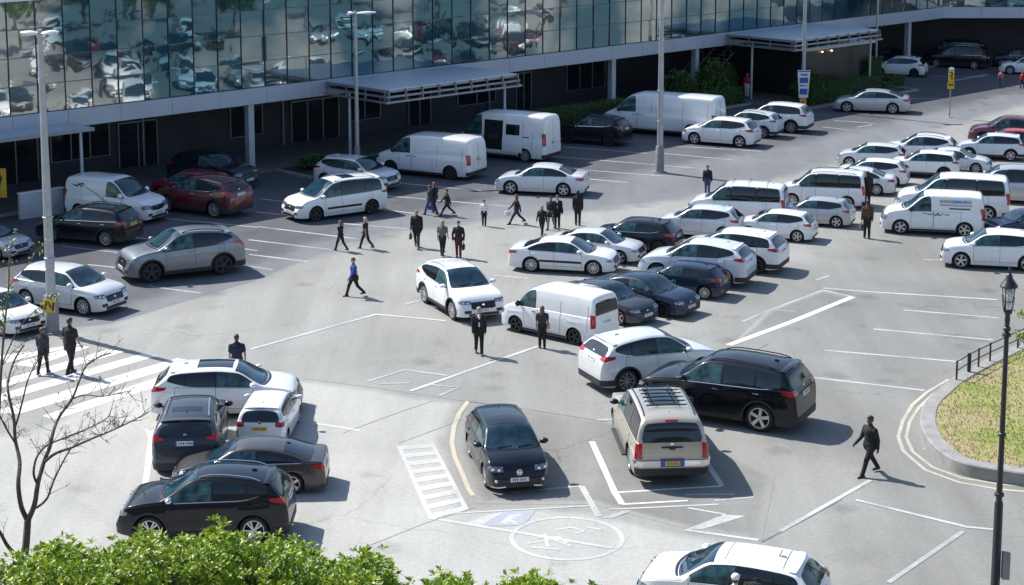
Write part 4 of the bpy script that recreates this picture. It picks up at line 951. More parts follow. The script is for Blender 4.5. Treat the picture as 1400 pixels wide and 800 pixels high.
# black saloon: ring badge with letters, bright lower lip, fog lamps
root, S = VEH['blk_f']
bx = contour(S, .60, 'f')[0][0][0]+.03
mb = MB(); mb.tube([(bx, .075*math.cos(a), .63+.075*math.sin(a)) for a in [2*math.pi*k/24 for k in range(25)]], .010, 6)
mb.tube([(bx, -.045, .685), (bx, 0, .635), (bx, .045, .685)], .009, 5); mb.tube([(bx, -.062, .655), (bx, -.025, .565), (bx, 0, .62), (bx, .025, .565), (bx, .062, .655)], .009, 5); mb.build('emblem', M_CHROME, root)
for sg in (1, -1):
    mb = MB(); wrap(S, mb, 'f', [sg*x for x in lin(.40, .86, 8)], lambda s: .235+.10*max(0, .5-abs(s)), lambda s: .265+.12*max(0, .5-abs(s)), 1, .014); mb.build('lower_lip', M_CHROME, root)
    mb = MB(); q = contour(S, .42, 'f'); mb.lathe([(.001, .012), (.04, .008), (.045, -.01)], 12, 'x', c=(float(np.interp(.66, q[1], q[0][:, 0]))+.012, sg*float(np.interp(.66, q[1], q[0][:, 1])), .42)); mb.build('fog_lamp', M_SWH if False else M_PLATEW, root)
mb = MB(); rows = [[(x, y) for y in lin(-.52, .52, 10)] for x in lin(-.55, .28, 8)]; top_sheet(S, mb, rows, .006); mb.build('glass_roof', M_GLASS, root)
# blue strip on the grey hatchback's plate
root, S = VEH['gry_d']
mb = MB(); zp = S.belt(S.x0)-.22
for s0 in (-.26, .22): wrap(S, mb, 'r', lin(s0, s0+.04, 2), lambda s: zp-.057, lambda s: zp+.057, 2, .021)
mb.build('plate_band', M_PLATEB, root)
# roof details
for k, x0, x1 in (('mpv_a', -.9, -.2), ('wht_u', -.8, .2), ('gry_d', -1.2, -.9), ('chp_a', -1.35, .2)):
    root, S = VEH[k]; mb = MB(); top_sheet(S, mb, [[(x, y) for y in lin(-.42, .42, 8)] for x in lin(x0, x1, 4)], .006); mb.build('sunroof', M_GLASS, root)
root, S = VEH['wht_w']
for x in (.05, -1.25):
    mb = MB(); top_sheet(S, mb, [[(x+d, y) for y in lin(-.60, .60, 10)] for d in (0, .015)], .004); mb.build('roof_joint', M_SEAM, root)
mb = MB(); mb.tube([(-1.05, 0, S.Z(-1.05, 0)), (-1.12, 0, S.Z(-1.05, 0)+.16)], .012, 6); mb.build('aerial_mast', M_TRIM, root)
# roof bars across the estate van
root, S = VEH['van_f']
for x in (.2, -.6, -1.5):
    mb = MB(); mb.tube([(x, -.70, S.Z(x, .6)+.06), (x, 0, S.Z(x, .6)+.08), (x, .70, S.Z(x, .6)+.06)], .016, 6); mb.build('roof_bar', M_CHROME, root)
# unseen rows added past the right edge, for the mirrored glass to reflect
for i, (ty, c, lab, cat, nm) in enumerate((('sedan','silver','silver saloon','car','saloon_car'), ('hatch','white','white hatchback','car','hatchback_car'), ('mpv','black','black people carrier','car','people_carrier'), ('suv','navy','navy crossover','car','crossover_car'), ('sedan','maroon','maroon saloon','car','saloon_car'),
    ('hatch','graphite','charcoal hatchback','car','hatchback_car'), ('midvan','white','white delivery van','van','delivery_van'), ('hatch','red','red hatchback','car','hatchback_car'), ('suv','champagne','champagne crossover','car','crossover_car'), ('sedan','slate','slate blue saloon','car','saloon_car'), ('wagonvan','white','white minibus','minibus','minibus'), ('suv','black','black crossover','car','crossover_car'))):
    k = i % 6; row = i//6
    vehicle(nm, ty, c, 31.5+row*7.5+.78*k, 63+row*2+2.65*k, 163 if row == 0 else -17, .95, lab+' in the outer rows beyond the black street lantern', cat, group='cars in the outer rows beyond the lantern')

for i, (ty, c, lab, cat, nm) in enumerate((('hatch','silver','silver hatchback','car','hatchback_car'), ('sedan','white','white saloon','car','saloon_car'), ('sedan','graphite','dark grey saloon','car','saloon_car'), ('hatch','black','black hatchback','car','hatchback_car'), ('mpv','navy','navy people carrier','car','people_carrier'), ('suv','maroon','dark red crossover','car','crossover_car'),
    ('suv','white','white crossover','car','crossover_car'), ('mpv','silver','silver people carrier','car','people_carrier'), ('sedan','red','bright red saloon','car','saloon_car'), ('fastback','bronze_grey','bronze fastback','car','fastback_car'), ('smallvan','white','small white panel van','van','panel_van'), ('suv','graphite','charcoal crossover','car','crossover_car'))):
    k = i % 6; row = i//6
    vehicle(nm, ty, c, 40+row*9+.9*k, 86+row*1.5+3.1*k, 163 if row == 0 else -17, .95, lab+' in the outermost rows toward the far wing', cat, group='cars in the outermost rows toward the far wing')

# ---------------------------------------------------------------- ground
def node(nt, t, **kw):
    n = nt.nodes.new(t)
    for k, v in kw.items():
        if hasattr(n, k): setattr(n, k, v)
        else: n.inputs[k].default_value = v
    return n
def asphalt_colour(nt, tc, base, dark, light, patch=.10, crack=.5):
    L = nt.links.new; O = tc.outputs['Object']
    def mul(a, b, fac=None):
        m = node(nt, 'ShaderNodeMix', data_type='RGBA', blend_type='MULTIPLY'); m.inputs['Factor'].default_value = 1
        if fac: L(fac, m.inputs['Factor'])
        L(a, m.inputs['A']); L(b, m.inputs['B']); return m.outputs['Result']
    def rng_(sock, a, b, c, d):
        r = node(nt, 'ShaderNodeMapRange'); r.inputs['From Min'].default_value = a; r.inputs['From Max'].default_value = b; r.inputs['To Min'].default_value = c; r.inputs['To Max'].default_value = d; L(sock, r.inputs['Value']); return r.outputs['Result']
    def noise(scale, detail=4, rough=.6, vec=O, dist=0.):
        n = node(nt, 'ShaderNodeTexNoise', Scale=scale, Detail=detail, Roughness=rough, Distortion=dist); L(vec, n.inputs['Vector']); return n
    big = noise(patch, 6, .62, O, .6); r1 = node(nt, 'ShaderNodeValToRGB'); L(big.outputs['Fac'], r1.inputs['Fac'])
    e = r1.color_ramp.elements; e[0].position = .32; e[0].color = (*dark, 1); e[1].position = .68; e[1].color = (*light, 1); q = e.new(.5); q.color = (*base, 1)
    c = r1.outputs['Color']
    mp = node(nt, 'ShaderNodeMapping'); mp.inputs['Rotation'].default_value = (0, 0, R(-47)); mp.inputs['Scale'].default_value = (.9, .10, 1); L(O, mp.inputs['Vector'])
    c = mul(c, rng_(noise(.9, 4, .6, mp.outputs['Vector']).outputs['Fac'], .3, .7, .88, 1.09))       # tyre-worn streaks
    c = mul(c, rng_(noise(7, 6, .8).outputs['Fac'], .3, .7, .87, 1.12))                              # coarse grain
    c = mul(c, rng_(noise(28, 3, .7).outputs['Fac'], .3, .7, .86, 1.12))                             # aggregate
    vo = node(nt, 'ShaderNodeTexVoronoi', Scale=.42, Randomness=1.); L(O, vo.inputs['Vector'])       # oil spots
    ad = node(nt, 'ShaderNodeMath', operation='MULTIPLY_ADD'); L(noise(3.2).outputs['Fac'], ad.inputs[0]); ad.inputs[1].default_value = .30; L(vo.outputs['Distance'], ad.inputs[2])
    c = mul(c, rng_(ad.outputs[0], .20, .36, .74, 1.))
    cm = node(nt, 'ShaderNodeMix', data_type='VECTOR'); cm.inputs['Factor'].default_value = .55; L(O, cm.inputs['A']); L(noise(.8, 5).outputs['Color'], cm.inputs['B'])   # cracks
    cv = node(nt, 'ShaderNodeTexVoronoi', feature='DISTANCE_TO_EDGE', Scale=.36); L(cm.outputs['Result'], cv.inputs['Vector'])
    return mul(c, rng_(cv.outputs['Distance'], 0, .007, 1-.45*crack, 1.), rng_(noise(.16, 2).outputs['Fac'], .5, .6, 0., 1.))
def surface_mat(name, rough=.88):
    m = bpy.data.materials.new(name); m.use_nodes = True; nt = m.node_tree; b = nt.nodes['Principled BSDF']; b.inputs['Roughness'].default_value = rough; b.inputs['Specular IOR Level'].default_value = .3
    tc = node(nt, 'ShaderNodeTexCoord'); bp = node(nt, 'ShaderNodeBump'); bp.inputs['Strength'].default_value = .25; bp.inputs['Distance'].default_value = .01
    bn = node(nt, 'ShaderNodeTexNoise', Scale=60, Detail=3); nt.links.new(tc.outputs['Object'], bn.inputs['Vector']); nt.links.new(bn.outputs['Fac'], bp.inputs['Height']); nt.links.new(bp.outputs['Normal'], b.inputs['Normal'])
    return m, nt, b, tc
def asphalt(name, prm):
    m, nt, b, tc = surface_mat(name); nt.links.new(asphalt_colour(nt, tc, *prm), b.inputs['Base Color']); return m
def faded(name, prm, under):
    """a surfacing whose feathered rim takes on the colour of what it was laid on (vertex value 'rim' is 0 at the edge)"""
    m, nt, b, tc = surface_mat(name); L = nt.links.new
    at = node(nt, 'ShaderNodeAttribute', attribute_name='rim'); n = node(nt, 'ShaderNodeTexNoise', Scale=.55, Detail=6, Roughness=.7); L(tc.outputs['Object'], n.inputs['Vector'])
    ad = node(nt, 'ShaderNodeMath', operation='ADD'); L(at.outputs['Fac'], ad.inputs[0]); L(n.outputs['Fac'], ad.inputs[1])
    r = node(nt, 'ShaderNodeMapRange', interpolation_type='SMOOTHSTEP'); r.inputs['From Min'].default_value = .62; r.inputs['From Max'].default_value = 1.3; L(ad.outputs[0], r.inputs['Value'])
    mx = node(nt, 'ShaderNodeMix', data_type='RGBA'); L(r.outputs['Result'], mx.inputs['Factor']); L(asphalt_colour(nt, tc, *under), mx.inputs['A']); L(asphalt_colour(nt, tc, *prm), mx.inputs['B']); L(mx.outputs['Result'], b.inputs['Base Color'])
    return m
def g3(c): return (c, c*.997, c*.935)
S_MAIN = (g3(.286), g3(.245), g3(.318)); S_LIGHT = ((.395,.392,.366), (.355,.352,.328), (.425,.422,.394), .16, .5)
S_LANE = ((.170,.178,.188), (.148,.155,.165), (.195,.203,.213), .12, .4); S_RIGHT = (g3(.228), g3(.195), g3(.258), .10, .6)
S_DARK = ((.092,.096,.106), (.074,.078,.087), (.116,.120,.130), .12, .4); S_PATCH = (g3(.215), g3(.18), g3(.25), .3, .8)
A_MAIN = asphalt('asphalt_worn', S_MAIN)

def sheet(name, pts, z, m, kind='structure', smooth_n=0):
    mb = MB(); mb.poly([(p[0], p[1], z) for p in pts]); o = mb.build(name, m, smooth=False)
    if kind: o['kind'] = kind
    return o
AREAS = {}
def soft_sheet(name, pts, z, m, rim):
    AREAS.setdefault({A_DARKF: 'd', A_LIGHTF: 'l', A_PATCHF: 'p', A_LANEF: 'n', A_RIGHTF: 'r'}[m], []).append(pts)
    P = [Vector(p) for p in pts]; n = len(P); area = sum(P[i].x*P[(i+1) % n].y-P[(i+1) % n].x*P[i].y for i in range(n)); sg = 1 if area > 0 else -1
    Q = []
    for i in range(n):
        a = (P[i]-P[i-1]).normalized(); b = (P[(i+1) % n]-P[i]).normalized(); na, nb = Vector((-a.y, a.x))*sg, Vector((-b.y, b.x))*sg; v = (na+nb); v = v.normalized() if v.length > .1 else na
        Q.append(P[i]+v*rim/max(.5, v.dot(na)))
    mb = MB(); mb.v = [(p.x, p.y, z) for p in P]+[(q.x, q.y, z) for q in Q]
    for i in range(n): mb.f.append((i, (i+1) % n, n+(i+1) % n, n+i)); mb.m.append(0)
    mb.f.append(tuple(range(n, 2*n))); mb.m.append(0)
    me = mb.mesh(name, [m], smooth=False); at = me.attributes.new('rim', 'FLOAT', 'POINT')
    at.data.foreach_set('value', [0.]*n+[1.]*n)
    o = link(name, me); o['kind'] = 'structure'; return o
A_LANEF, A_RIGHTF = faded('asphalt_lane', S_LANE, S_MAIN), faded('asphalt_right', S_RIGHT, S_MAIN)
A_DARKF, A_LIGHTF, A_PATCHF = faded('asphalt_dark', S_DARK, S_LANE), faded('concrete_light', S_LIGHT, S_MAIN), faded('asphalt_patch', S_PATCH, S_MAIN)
g = MB(); g.poly([(-900, -300, 0), (900, -300, 0), (900, 1500, 0), (-900, 1500, 0)])
o = g.build('ground', A_MAIN, smooth=False); o['kind'] = 'structure'
# dark surfacing along the building and a mid-grey sheet over the lane
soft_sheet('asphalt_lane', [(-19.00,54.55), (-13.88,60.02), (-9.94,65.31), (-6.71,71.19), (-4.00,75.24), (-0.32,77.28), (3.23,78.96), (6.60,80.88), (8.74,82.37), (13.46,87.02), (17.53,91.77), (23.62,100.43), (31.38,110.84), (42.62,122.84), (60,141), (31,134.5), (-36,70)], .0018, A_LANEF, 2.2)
soft_sheet('asphalt_right', [(5.07,61.43), (7.49,70.18), (12.74,74.12), (17.32,78.49), (23.09,78.49), (35.28,78.49), (16.50,35.21), (5.40,35.21), (6.00,41.28), (7.01,46.05), (5.52,49.00), (3.16,50.62)], .0024, A_RIGHTF, 4.0)
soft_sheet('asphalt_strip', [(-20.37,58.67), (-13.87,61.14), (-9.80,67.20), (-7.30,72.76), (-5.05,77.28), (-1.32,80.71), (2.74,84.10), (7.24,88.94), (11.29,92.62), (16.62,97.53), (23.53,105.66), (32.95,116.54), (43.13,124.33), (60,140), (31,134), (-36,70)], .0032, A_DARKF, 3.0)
soft_sheet('concrete_apron', [(-19.98,49.96), (-13.83,49.51), (-11.27,56.13), (-6.54,54.78), (-4.02,53.79), (-1.31,52.41), (-1.68,49.00), (-1.31,46.05), (-0.92,43.92), (1.83,43.67), (4.26,42.16), (5.97,41.46), (3.90,35.21), (0.00,29.48), (-12.23,29.48)], .0036, A_LIGHTF, .8)
soft_sheet('asphalt_repair', [(-1.30,52.27), (0.00,51.92), (2.74,50.62), (5.31,49.00), (6.94,46.05), (5.98,41.55), (4.30,42.25), (3.12,43.12), (2.06,43.92), (-0.89,43.97), (-1.27,46.05), (-1.61,49.00)], .005, A_PATCHF, .5)
soft_sheet('asphalt_bay', [(7.25,58.49), (9.09,63.01), (11.41,65.75), (12.40,64.77)], .0045, A_PATCHF, .4)

# ---------------------------------------------------------------- painted markings (things of their own kind: structure)
def paintmat(name, col, lo, hi, under):
    """road paint rubbed thin: the surface under it shows through in its wear"""
    m, nt, b, tc = surface_mat(name, .75); L = nt.links.new
    n1 = node(nt, 'ShaderNodeTexNoise', Scale=9, Detail=7, Roughness=.75); L(tc.outputs['Object'], n1.inputs['Vector']); n2 = node(nt, 'ShaderNodeTexNoise', Scale=.6, Detail=3); L(tc.outputs['Object'], n2.inputs['Vector'])
    ad = node(nt, 'ShaderNodeMath', operation='ADD'); L(n2.outputs['Fac'], ad.inputs[0]); L(n1.outputs['Fac'], ad.inputs[1])
    r = node(nt, 'ShaderNodeMapRange'); r.inputs['From Min'].default_value = .75; r.inputs['From Max'].default_value = 1.15; r.inputs['To Min'].default_value = lo; r.inputs['To Max'].default_value = hi; L(ad.outputs[0], r.inputs['Value'])
    mx = node(nt, 'ShaderNodeMix', data_type='RGBA'); L(r.outputs['Result'], mx.inputs['Factor']); L(asphalt_colour(nt, tc, *under), mx.inputs['A']); mx.inputs['B'].default_value = (*col, 1); L(mx.outputs['Result'], b.inputs['Base Color'])
    return m
UNDER = {'n': S_LANE, 'r': S_RIGHT, 'm': S_MAIN, 'd': S_DARK, 'l': S_LIGHT, 'p': S_PATCH}
PM = {}
def pm_(kind, under):
    k = kind+under
    if k not in PM:
        col, lo, hi = {'white': ((.70,.70,.69), .62, .97), 'seam': ((.13,.13,.125), .04, .34), 'mid': ((.66,.66,.645), .20, .72), 'faded': ((.66,.66,.65), .10, .50), 'yellow': ((.62,.53,.32), .18, .60), 'cream': ((.58,.55,.43), .30, .85), 'blue': ((.22,.36,.60), .02, .40)}[kind]
        PM[k] = paintmat('road_paint_'+kind+'_'+{'m': 'main', 'd': 'dark', 'l': 'light', 'p': 'patch', 'n': 'lane', 'r': 'right'}[under], col, lo, hi, UNDER[under])
    return PM[k]
P_WHITE, P_FADED, P_MID, P_YELLOW, P_CREAM, P_BLUE = 'white', 'faded', 'mid', 'yellow', 'cream', 'blue'
def pt_in(poly, x, y):
    c_ = False; j = len(poly)-1
    for i in range(len(poly)):
        a, b = poly[i], poly[j]
        if (a[1] > y) != (b[1] > y) and x < (b[0]-a[0])*(y-a[1])/(b[1]-a[1])+a[0]: c_ = not c_
        j = i
    return c_
def under_at(p):
    for k in 'pldnr':
        if any(pt_in(q, p[0], p[1]) for q in AREAS.get(k, ())): return k
    return 'm'
ZM = [0]
def stroke(pts, w, m, name='road_marking'):
    """one painted stroke, mitred along its path"""
    pts = [Vector((p[0], p[1])) for p in pts]
    d = []
    for i in range(len(pts)-1):
        n = max(1, int((pts[i+1]-pts[i]).length/1.0)); d += [pts[i].lerp(pts[i+1], k/n) for k in range(n)]
    d.append(pts[-1]); lo, hi = [], []
    z = .0062+(ZM[0] % 61)*.0001; ZM[0] += 1
    for i, p in enumerate(d):
        t = (d[min(i+1, len(d)-1)]-d[max(i-1, 0)]).normalized(); nrm = Vector((-t.y, t.x)); ww = w*.5*(1+rnd.uniform(-.07, .07))
        lo.append((p.x-nrm.x*ww, p.y-nrm.y*ww, z)); hi.append((p.x+nrm.x*ww, p.y+nrm.y*ww, z))
    m = pm_(m, under_at(d[len(d)//2]))
    mb = MB(); mb.grid([list(q) for q in zip(hi, lo)]); o = mb.build(name, m, smooth=False); o['kind'] = 'structure'; return o
def fill(pts, m, name='road_marking'):
    z = .0062+(ZM[0] % 61)*.0001; ZM[0] += 1
    return sheet(name, pts, z, pm_(m, under_at((sum(p[0] for p in pts)/len(pts), sum(p[1] for p in pts)/len(pts)))))
# pedestrian crossing
for q in ([(-14.49,58.23), (-13.86,58.32), (-15.18,55.97), (-15.97,56.21)], [(-13.26,57.97), (-12.63,57.71), (-15.61,53.72), (-15.82,54.48)], [(-12.03,57.46), (-11.46,57.20), (-15.24,52.41), (-15.44,53.13)], [(-10.80,56.95), (-10.15,56.62), (-14.32,51.23), (-15.34,51.23)], [(-10.99,54.86), (-10.65,54.17), (-13.19,50.69), (-13.63,51.02)], [(-14.51,58.49), (-14.11,58.67), (-16.13,56.46), (-16.73,57.12)][:4]):
    fill(q, P_WHITE, 'crossing_stripe')
# bays near the building
for a, b in (((-15.23,78.65),(-10.93,76.83)), ((-11.65,83.06),(-10.42,82.37)), ((-11.44,80.07),(-10.12,79.43)), ((-6.09,80.71),(-4.33,79.75)), ((-7.29,77.58),(-4.48,76.54)), ((-10.95,76.98),(-6.41,74.53)), ((-10.96,74.39),(-7.22,72.49)), ((-10.58,71.71),(-8.06,70.43)), ((-10.76,69.94),(-9.27,69.08)),
  ((-18.40,73.16),(-15.78,71.97)), ((-15.74,74.81),(-14.83,74.39)), ((-16.64,69.94),(-15.48,69.45)), ((-13.51,66.41),(-11.44,65.42)), ((-5.80,83.75),(0.07,81.20)), ((-5.30,86.83),(-0.62,84.63)), ((2.11,94.35),(9.67,90.74)), ((8.01,95.24),(11.48,93.26)), ((2.76,97.30),(7.12,95.24)),
  ((3.31,90.54),(7.47,88.74)), ((3.76,87.97),(5.60,87.02)), ((8.71,97.53),(13.24,95.91)), ((18.97,106.49),(21.25,105.39)), ((17.91,104.04),(19.36,102.98)), ((19.89,104.04),(20.89,104.84)), ((28.85,126.63),(33.09,126.24)), ((25.44,115.55),(27.54,115.55)), ((-11.03,72.76),(-10.32,72.36)), ((-14.32,80.07),(-13.44,79.91))):
    stroke((a, b), .13, P_MID)
# lane and bay lines further down
for pts, w, m in ((((-8.58,57.97),(-4.78,62.41)), .14, P_MID), (((-4.78,62.41),(-2.28,61.53)), .14, P_MID), (((-3.88,63.73),(-3.31,64.35)), .12, P_MID), (((-0.70,68.13),(0.61,67.66)), .12, P_MID), (((-3.08,53.42),(-0.47,56.70),(0.84,58.32)), .15, P_MID),
  (((-4.47,54.40),(-3.37,55.65),(-2.01,55.02)), .11, P_MID), (((-2.58,54.10),(-1.63,53.79),(-2.18,52.98)), .11, P_FADED), (((-4.05,54.17),(-3.15,54.25)), .10, P_FADED), (((-5.68,50.35),(-4.31,49.70)), .13, P_MID), (((-10.16,49.64),(-9.29,43.82)), .17, P_WHITE), (((-10.41,49.90),(-10.12,49.13)), .12, P_FADED),
  (((-1.92,43.22),(0.00,43.52),(1.95,43.82)), .08, P_FADED), (((-1.99,42.97),(0.00,42.11),(2.39,41.05)), .13, P_MID), (((2.22,48.75),(2.64,44.75),(2.78,43.92)), .17, P_WHITE), (((2.64,44.75),(5.44,45.23)), .09, P_WHITE), (((5.44,45.23),(5.21,47.19)), .15, P_MID),
  (((2.78,43.92),(4.45,44.18)), .09, P_WHITE), (((4.41,44.59),(5.69,44.64)), .08, P_MID), (((5.13,44.18),(6.15,44.43)), .08, P_MID), (((2.45,43.57),(5.20,43.92)), .09, P_MID), (((1.80,45.23),(2.15,43.07)), .16, P_MID), (((0.00,44.75),(1.80,45.23)), .09, P_MID),
  (((4.40,43.67),(5.30,43.22)), .10, P_MID), (((4.19,42.20),(5.90,41.55)), .12, P_MID), (((6.50,42.11),(7.87,43.82),(9.37,45.66)), .13, P_MID), (((8.72,44.23),(11.09,42.39),(11.82,42.20)), .12, P_MID), (((10.93,42.11),(9.77,40.65),(8.50,39.04)), .13, P_FADED),
  (((9.30,54.86),(12.53,53.50)), .13, P_MID), (((10.22,57.88),(14.37,56.54)), .13, P_MID), (((12.33,60.48),(16.07,59.11)), .13, P_MID), (((13.89,63.01),(17.00,61.92)), .13, P_MID), (((11.57,66.19),(13.12,65.64),(17.62,64.46)), .14, P_MID), (((16.32,70.81),(17.10,70.69)), .12, P_MID),
  (((7.98,61.43),(9.07,62.91),(11.51,65.86)), .11, P_FADED), (((11.51,65.86),(12.44,64.88)), .12, P_MID), (((12.44,64.88),(9.61,61.33),(7.16,58.49)), .26, P_WHITE), (((9.32,63.01),(10.04,62.81)), .10, P_FADED), (((11.53,67.43),(12.14,68.13)), .12, P_MID), (((2.43,50.69),(2.95,50.69)), .12, P_MID),
  (((-1.50,50.82),(-1.10,50.82)), .10, P_FADED), (((11.38,48.26),(11.28,48.08)), .05, P_FADED), (((20.24,72.10),(20.65,71.97)), .1, P_MID)):
    stroke(pts, w, m)
stroke([(-1.31,52.41), (-1.54,51.29), (-1.65,50.16), (-1.67,48.69), (-1.55,47.48), (-1.31,46.16), (-1.11,44.96), (-0.99,44.54)], .13, P_YELLOW)
stroke([(30.10,123.95), (31.87,125.85), (33.49,127.42)], .35, P_CREAM)
stroke([(13.52,54.63), (12.58,53.35), (11.84,52.06), (11.24,50.55), (10.82,49.13), (10.71,47.96), (10.98,46.44), (11.66,45.50), (12.54,45.01), (13.85,44.64)], .11, P_CREAM)
stroke([(13.48,54.17), (12.67,53.06), (11.97,51.78), (11.43,50.49), (11.04,49.13), (10.96,47.90), (11.22,46.67), (11.80,45.83), (12.64,45.39), (13.96,45.01)], .10, P_CREAM)
# faded ladder marking
la0, la1, lb0, lb1 = Vector((-3.13,48.39)), Vector((-1.98,42.92)), Vector((-2.21,48.57)), Vector((-1.13,43.52))
stroke([la0, la1], .12, P_FADED); stroke([lb0, lb1], .12, P_FADED)
for k in range(9):
    t0 = k/8.5; t1 = t0+.062
    fill([la0.lerp(la1, t0), la0.lerp(la1, min(1, t1)), lb0.lerp(lb1, min(1, t1)), lb0.lerp(lb1, t0)], P_FADED)
# accessible bay: ring, figure and faded blue square
cx, cy = (1.32,41.69)
stroke([(cx+1.33*math.cos(2*math.pi*k/40), cy+1.33*math.sin(2*math.pi*k/40)) for k in range(41)], .12, P_FADED, 'bay_symbol')
for pts in (((-1.0,-.35),(-.35,-.10),(.1,-.55)), ((-.75,.05),(-.2,.05),(.0,-.35)), ((-.55,.28),(-.5,-.6)), ((-.3,.55),(.15,.72),(.45,.45),(.2,.30)), ((.5,.75),(.9,.55)), ((-.9,-.6),(-.2,-.75))):
    stroke([(cx+a*.95, cy+b*.95) for a, b in pts], .10, P_FADED, 'bay_symbol')
fill([(-0.79,42.44), (-0.22,43.42), (0.60,43.52), (0.29,42.49)], P_BLUE, 'bay_symbol')
stroke([(-0.22,42.63), (0.00,43.12), (0.22,43.22)], .16, P_FADED, 'bay_symbol'); stroke([(-0.14,42.97), (0.11,42.63)], .12, P_FADED, 'bay_symbol')
fill([(2.20,42.97), (2.70,43.42), (3.03,43.52), (2.49,42.97)], P_FADED); fill([(4.19,42.20), (5.26,43.22), (5.78,43.12), (4.64,42.25)], P_MID); fill([(-1.22,42.54), (-0.58,43.22), (-0.22,43.37), (-0.80,42.44)], P_FADED)

# tarred joints and patched seams
for pts, w in ((((-6.54,54.78), (-4.01,53.72), (-1.31,52.41)), .06), (((-4.75,49.51), (-3.41,51.23), (-2.36,52.48)), .04), (((-3.14,48.63), (-2.08,49.90), (-1.48,50.69)), .04), (((-3.47,41.14), (-2.15,42.63), (-0.92,43.72)), .04), (((5.97,41.46), (6.99,42.63), (8.36,44.28)), .05), (((5.37,53.94), (6.97,56.13), (8.49,58.67)), .03), (((-1.31,52.41), (0.43,51.64), (2.73,50.49)), .05), (((-8.58,49.00), (-6.82,43.92), (-5.82,40.61)), .03)):
    stroke(pts, w, 'seam', 'surface_joint')

# ---------------------------------------------------------------- the glazed building
U0 = (-12.775, 89.732); UA = R(44.22)
M_FASCIA = mat('fascia_metal', (.36,.41,.50), .42, metal=.25, var=.06, scale=.7)
M_COPING = mat('coping_white', (.74,.75,.77), .5, var=.05)
M_MULL = mat('mullion_dark', (.045,.055,.065), .45, metal=.3)
M_MULLT = mat('transom_grey', (.14,.17,.19), .4, metal=.4)
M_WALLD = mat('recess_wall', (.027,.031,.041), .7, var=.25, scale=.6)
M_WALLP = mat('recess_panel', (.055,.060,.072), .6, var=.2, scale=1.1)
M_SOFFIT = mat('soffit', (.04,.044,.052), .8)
M_COLUMN = mat('column_metal', (.42,.46,.52), .45, metal=.2, var=.08, scale=2)
M_FRAMEG = mat('frame_grey', (.20,.22,.25), .4, metal=.4)
M_STEEL = mat('galvanised_steel', (.25,.28,.32), .42, metal=.5, var=.10, scale=3)
M_CANROOF = mat('canopy_sheet', (.52,.56,.62), .45, metal=.2, var=.08)
M_ROOF = mat('roof_membrane', (.42,.44,.46), .8, var=.1)
M_WARM = mat('soffit_lamp_warm', (1., .62, .28), .5, emit=2.5)
def facade_glass():
    m = bpy.data.materials.new('mirror_glass'); m.use_nodes = True; nt = m.node_tree; L = nt.links.new; b = nt.nodes['Principled BSDF']
    tc = node(nt, 'ShaderNodeTexCoord')
    n0 = node(nt, 'ShaderNodeTexNoise', Scale=.16, Detail=3); L(tc.outputs['Object'], n0.inputs['Vector'])
    r = node(nt, 'ShaderNodeValToRGB'); L(n0.outputs['Fac'], r.inputs['Fac']); r.color_ramp.elements[0].position = .44; r.color_ramp.elements[0].color = (.075,.168,.215,1); r.color_ramp.elements[1].position = .60; r.color_ramp.elements[1].color = (.47,.50,.475,1)  # beige patches put some of the reflected bright ground into the tint
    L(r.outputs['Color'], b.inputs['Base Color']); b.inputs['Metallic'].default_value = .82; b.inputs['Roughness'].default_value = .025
    n1 = node(nt, 'ShaderNodeTexNoise', Scale=.55, Detail=1.8, Roughness=.5, Distortion=.8); L(tc.outputs['Object'], n1.inputs['Vector'])
    bp = node(nt, 'ShaderNodeBump'); bp.inputs['Strength'].default_value = .13; bp.inputs['Distance'].default_value = .05; L(n1.outputs['Fac'], bp.inputs['Height']); L(bp.outputs['Normal'], b.inputs['Normal'])
    return m
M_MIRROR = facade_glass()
M_DOORGL = mat('door_glass', (.012,.016,.020), .05, ior=1.6)
ZS, ZB, ZT = 3.47, 4.28, 9.38

bld = empty('glazed_building', (U0[0], U0[1], 0))
tag(bld, 'long two storey building with mirrored teal glass above a dark recessed ground floor', 'building')
class Frame:
    """local frame: u along the front, d outward, z up"""
    def __init__(s, o, a): s.o = o; s.u = (math.cos(a), math.sin(a)); s.n = (s.u[1], -s.u[0]); s.a = a
    def p(s, u, d, z): return (s.o[0]+u*s.u[0]+d*s.n[0], s.o[1]+u*s.u[1]+d*s.n[1], z)
    def box(s, mb, u0, u1, d0, d1, z0, z1, m=0, off=(0, 0)):
        b = len(mb.v)
        for z in (z0, z1):
            for u, d in ((u0, d0), (u0, d1), (u1, d1), (u1, d0)):
                q = s.p(u, d, z); mb.v.append((q[0]-off[0], q[1]-off[1], z))
        for f in ((3, 2, 1, 0), (4, 5, 6, 7), (0, 1, 5, 4), (1, 2, 6, 5), (2, 3, 7, 6), (3, 0, 4, 7)): mb.f.append(tuple(b+i for i in f)[::-1]); mb.m.append(m)
FA = Frame((0, 0), UA); UE = 61.5
cA = FA.p(UE, 0, 0); FBn = Frame((cA[0], cA[1]), 0.0); UEB = 46.0
def bpart(name, m, boxes, F=FA, parent=None, smooth=False):
    mb = MB()
    for q in boxes: F.box(mb, *q)
    return mb.build(name, m, parent or bld, smooth=smooth)
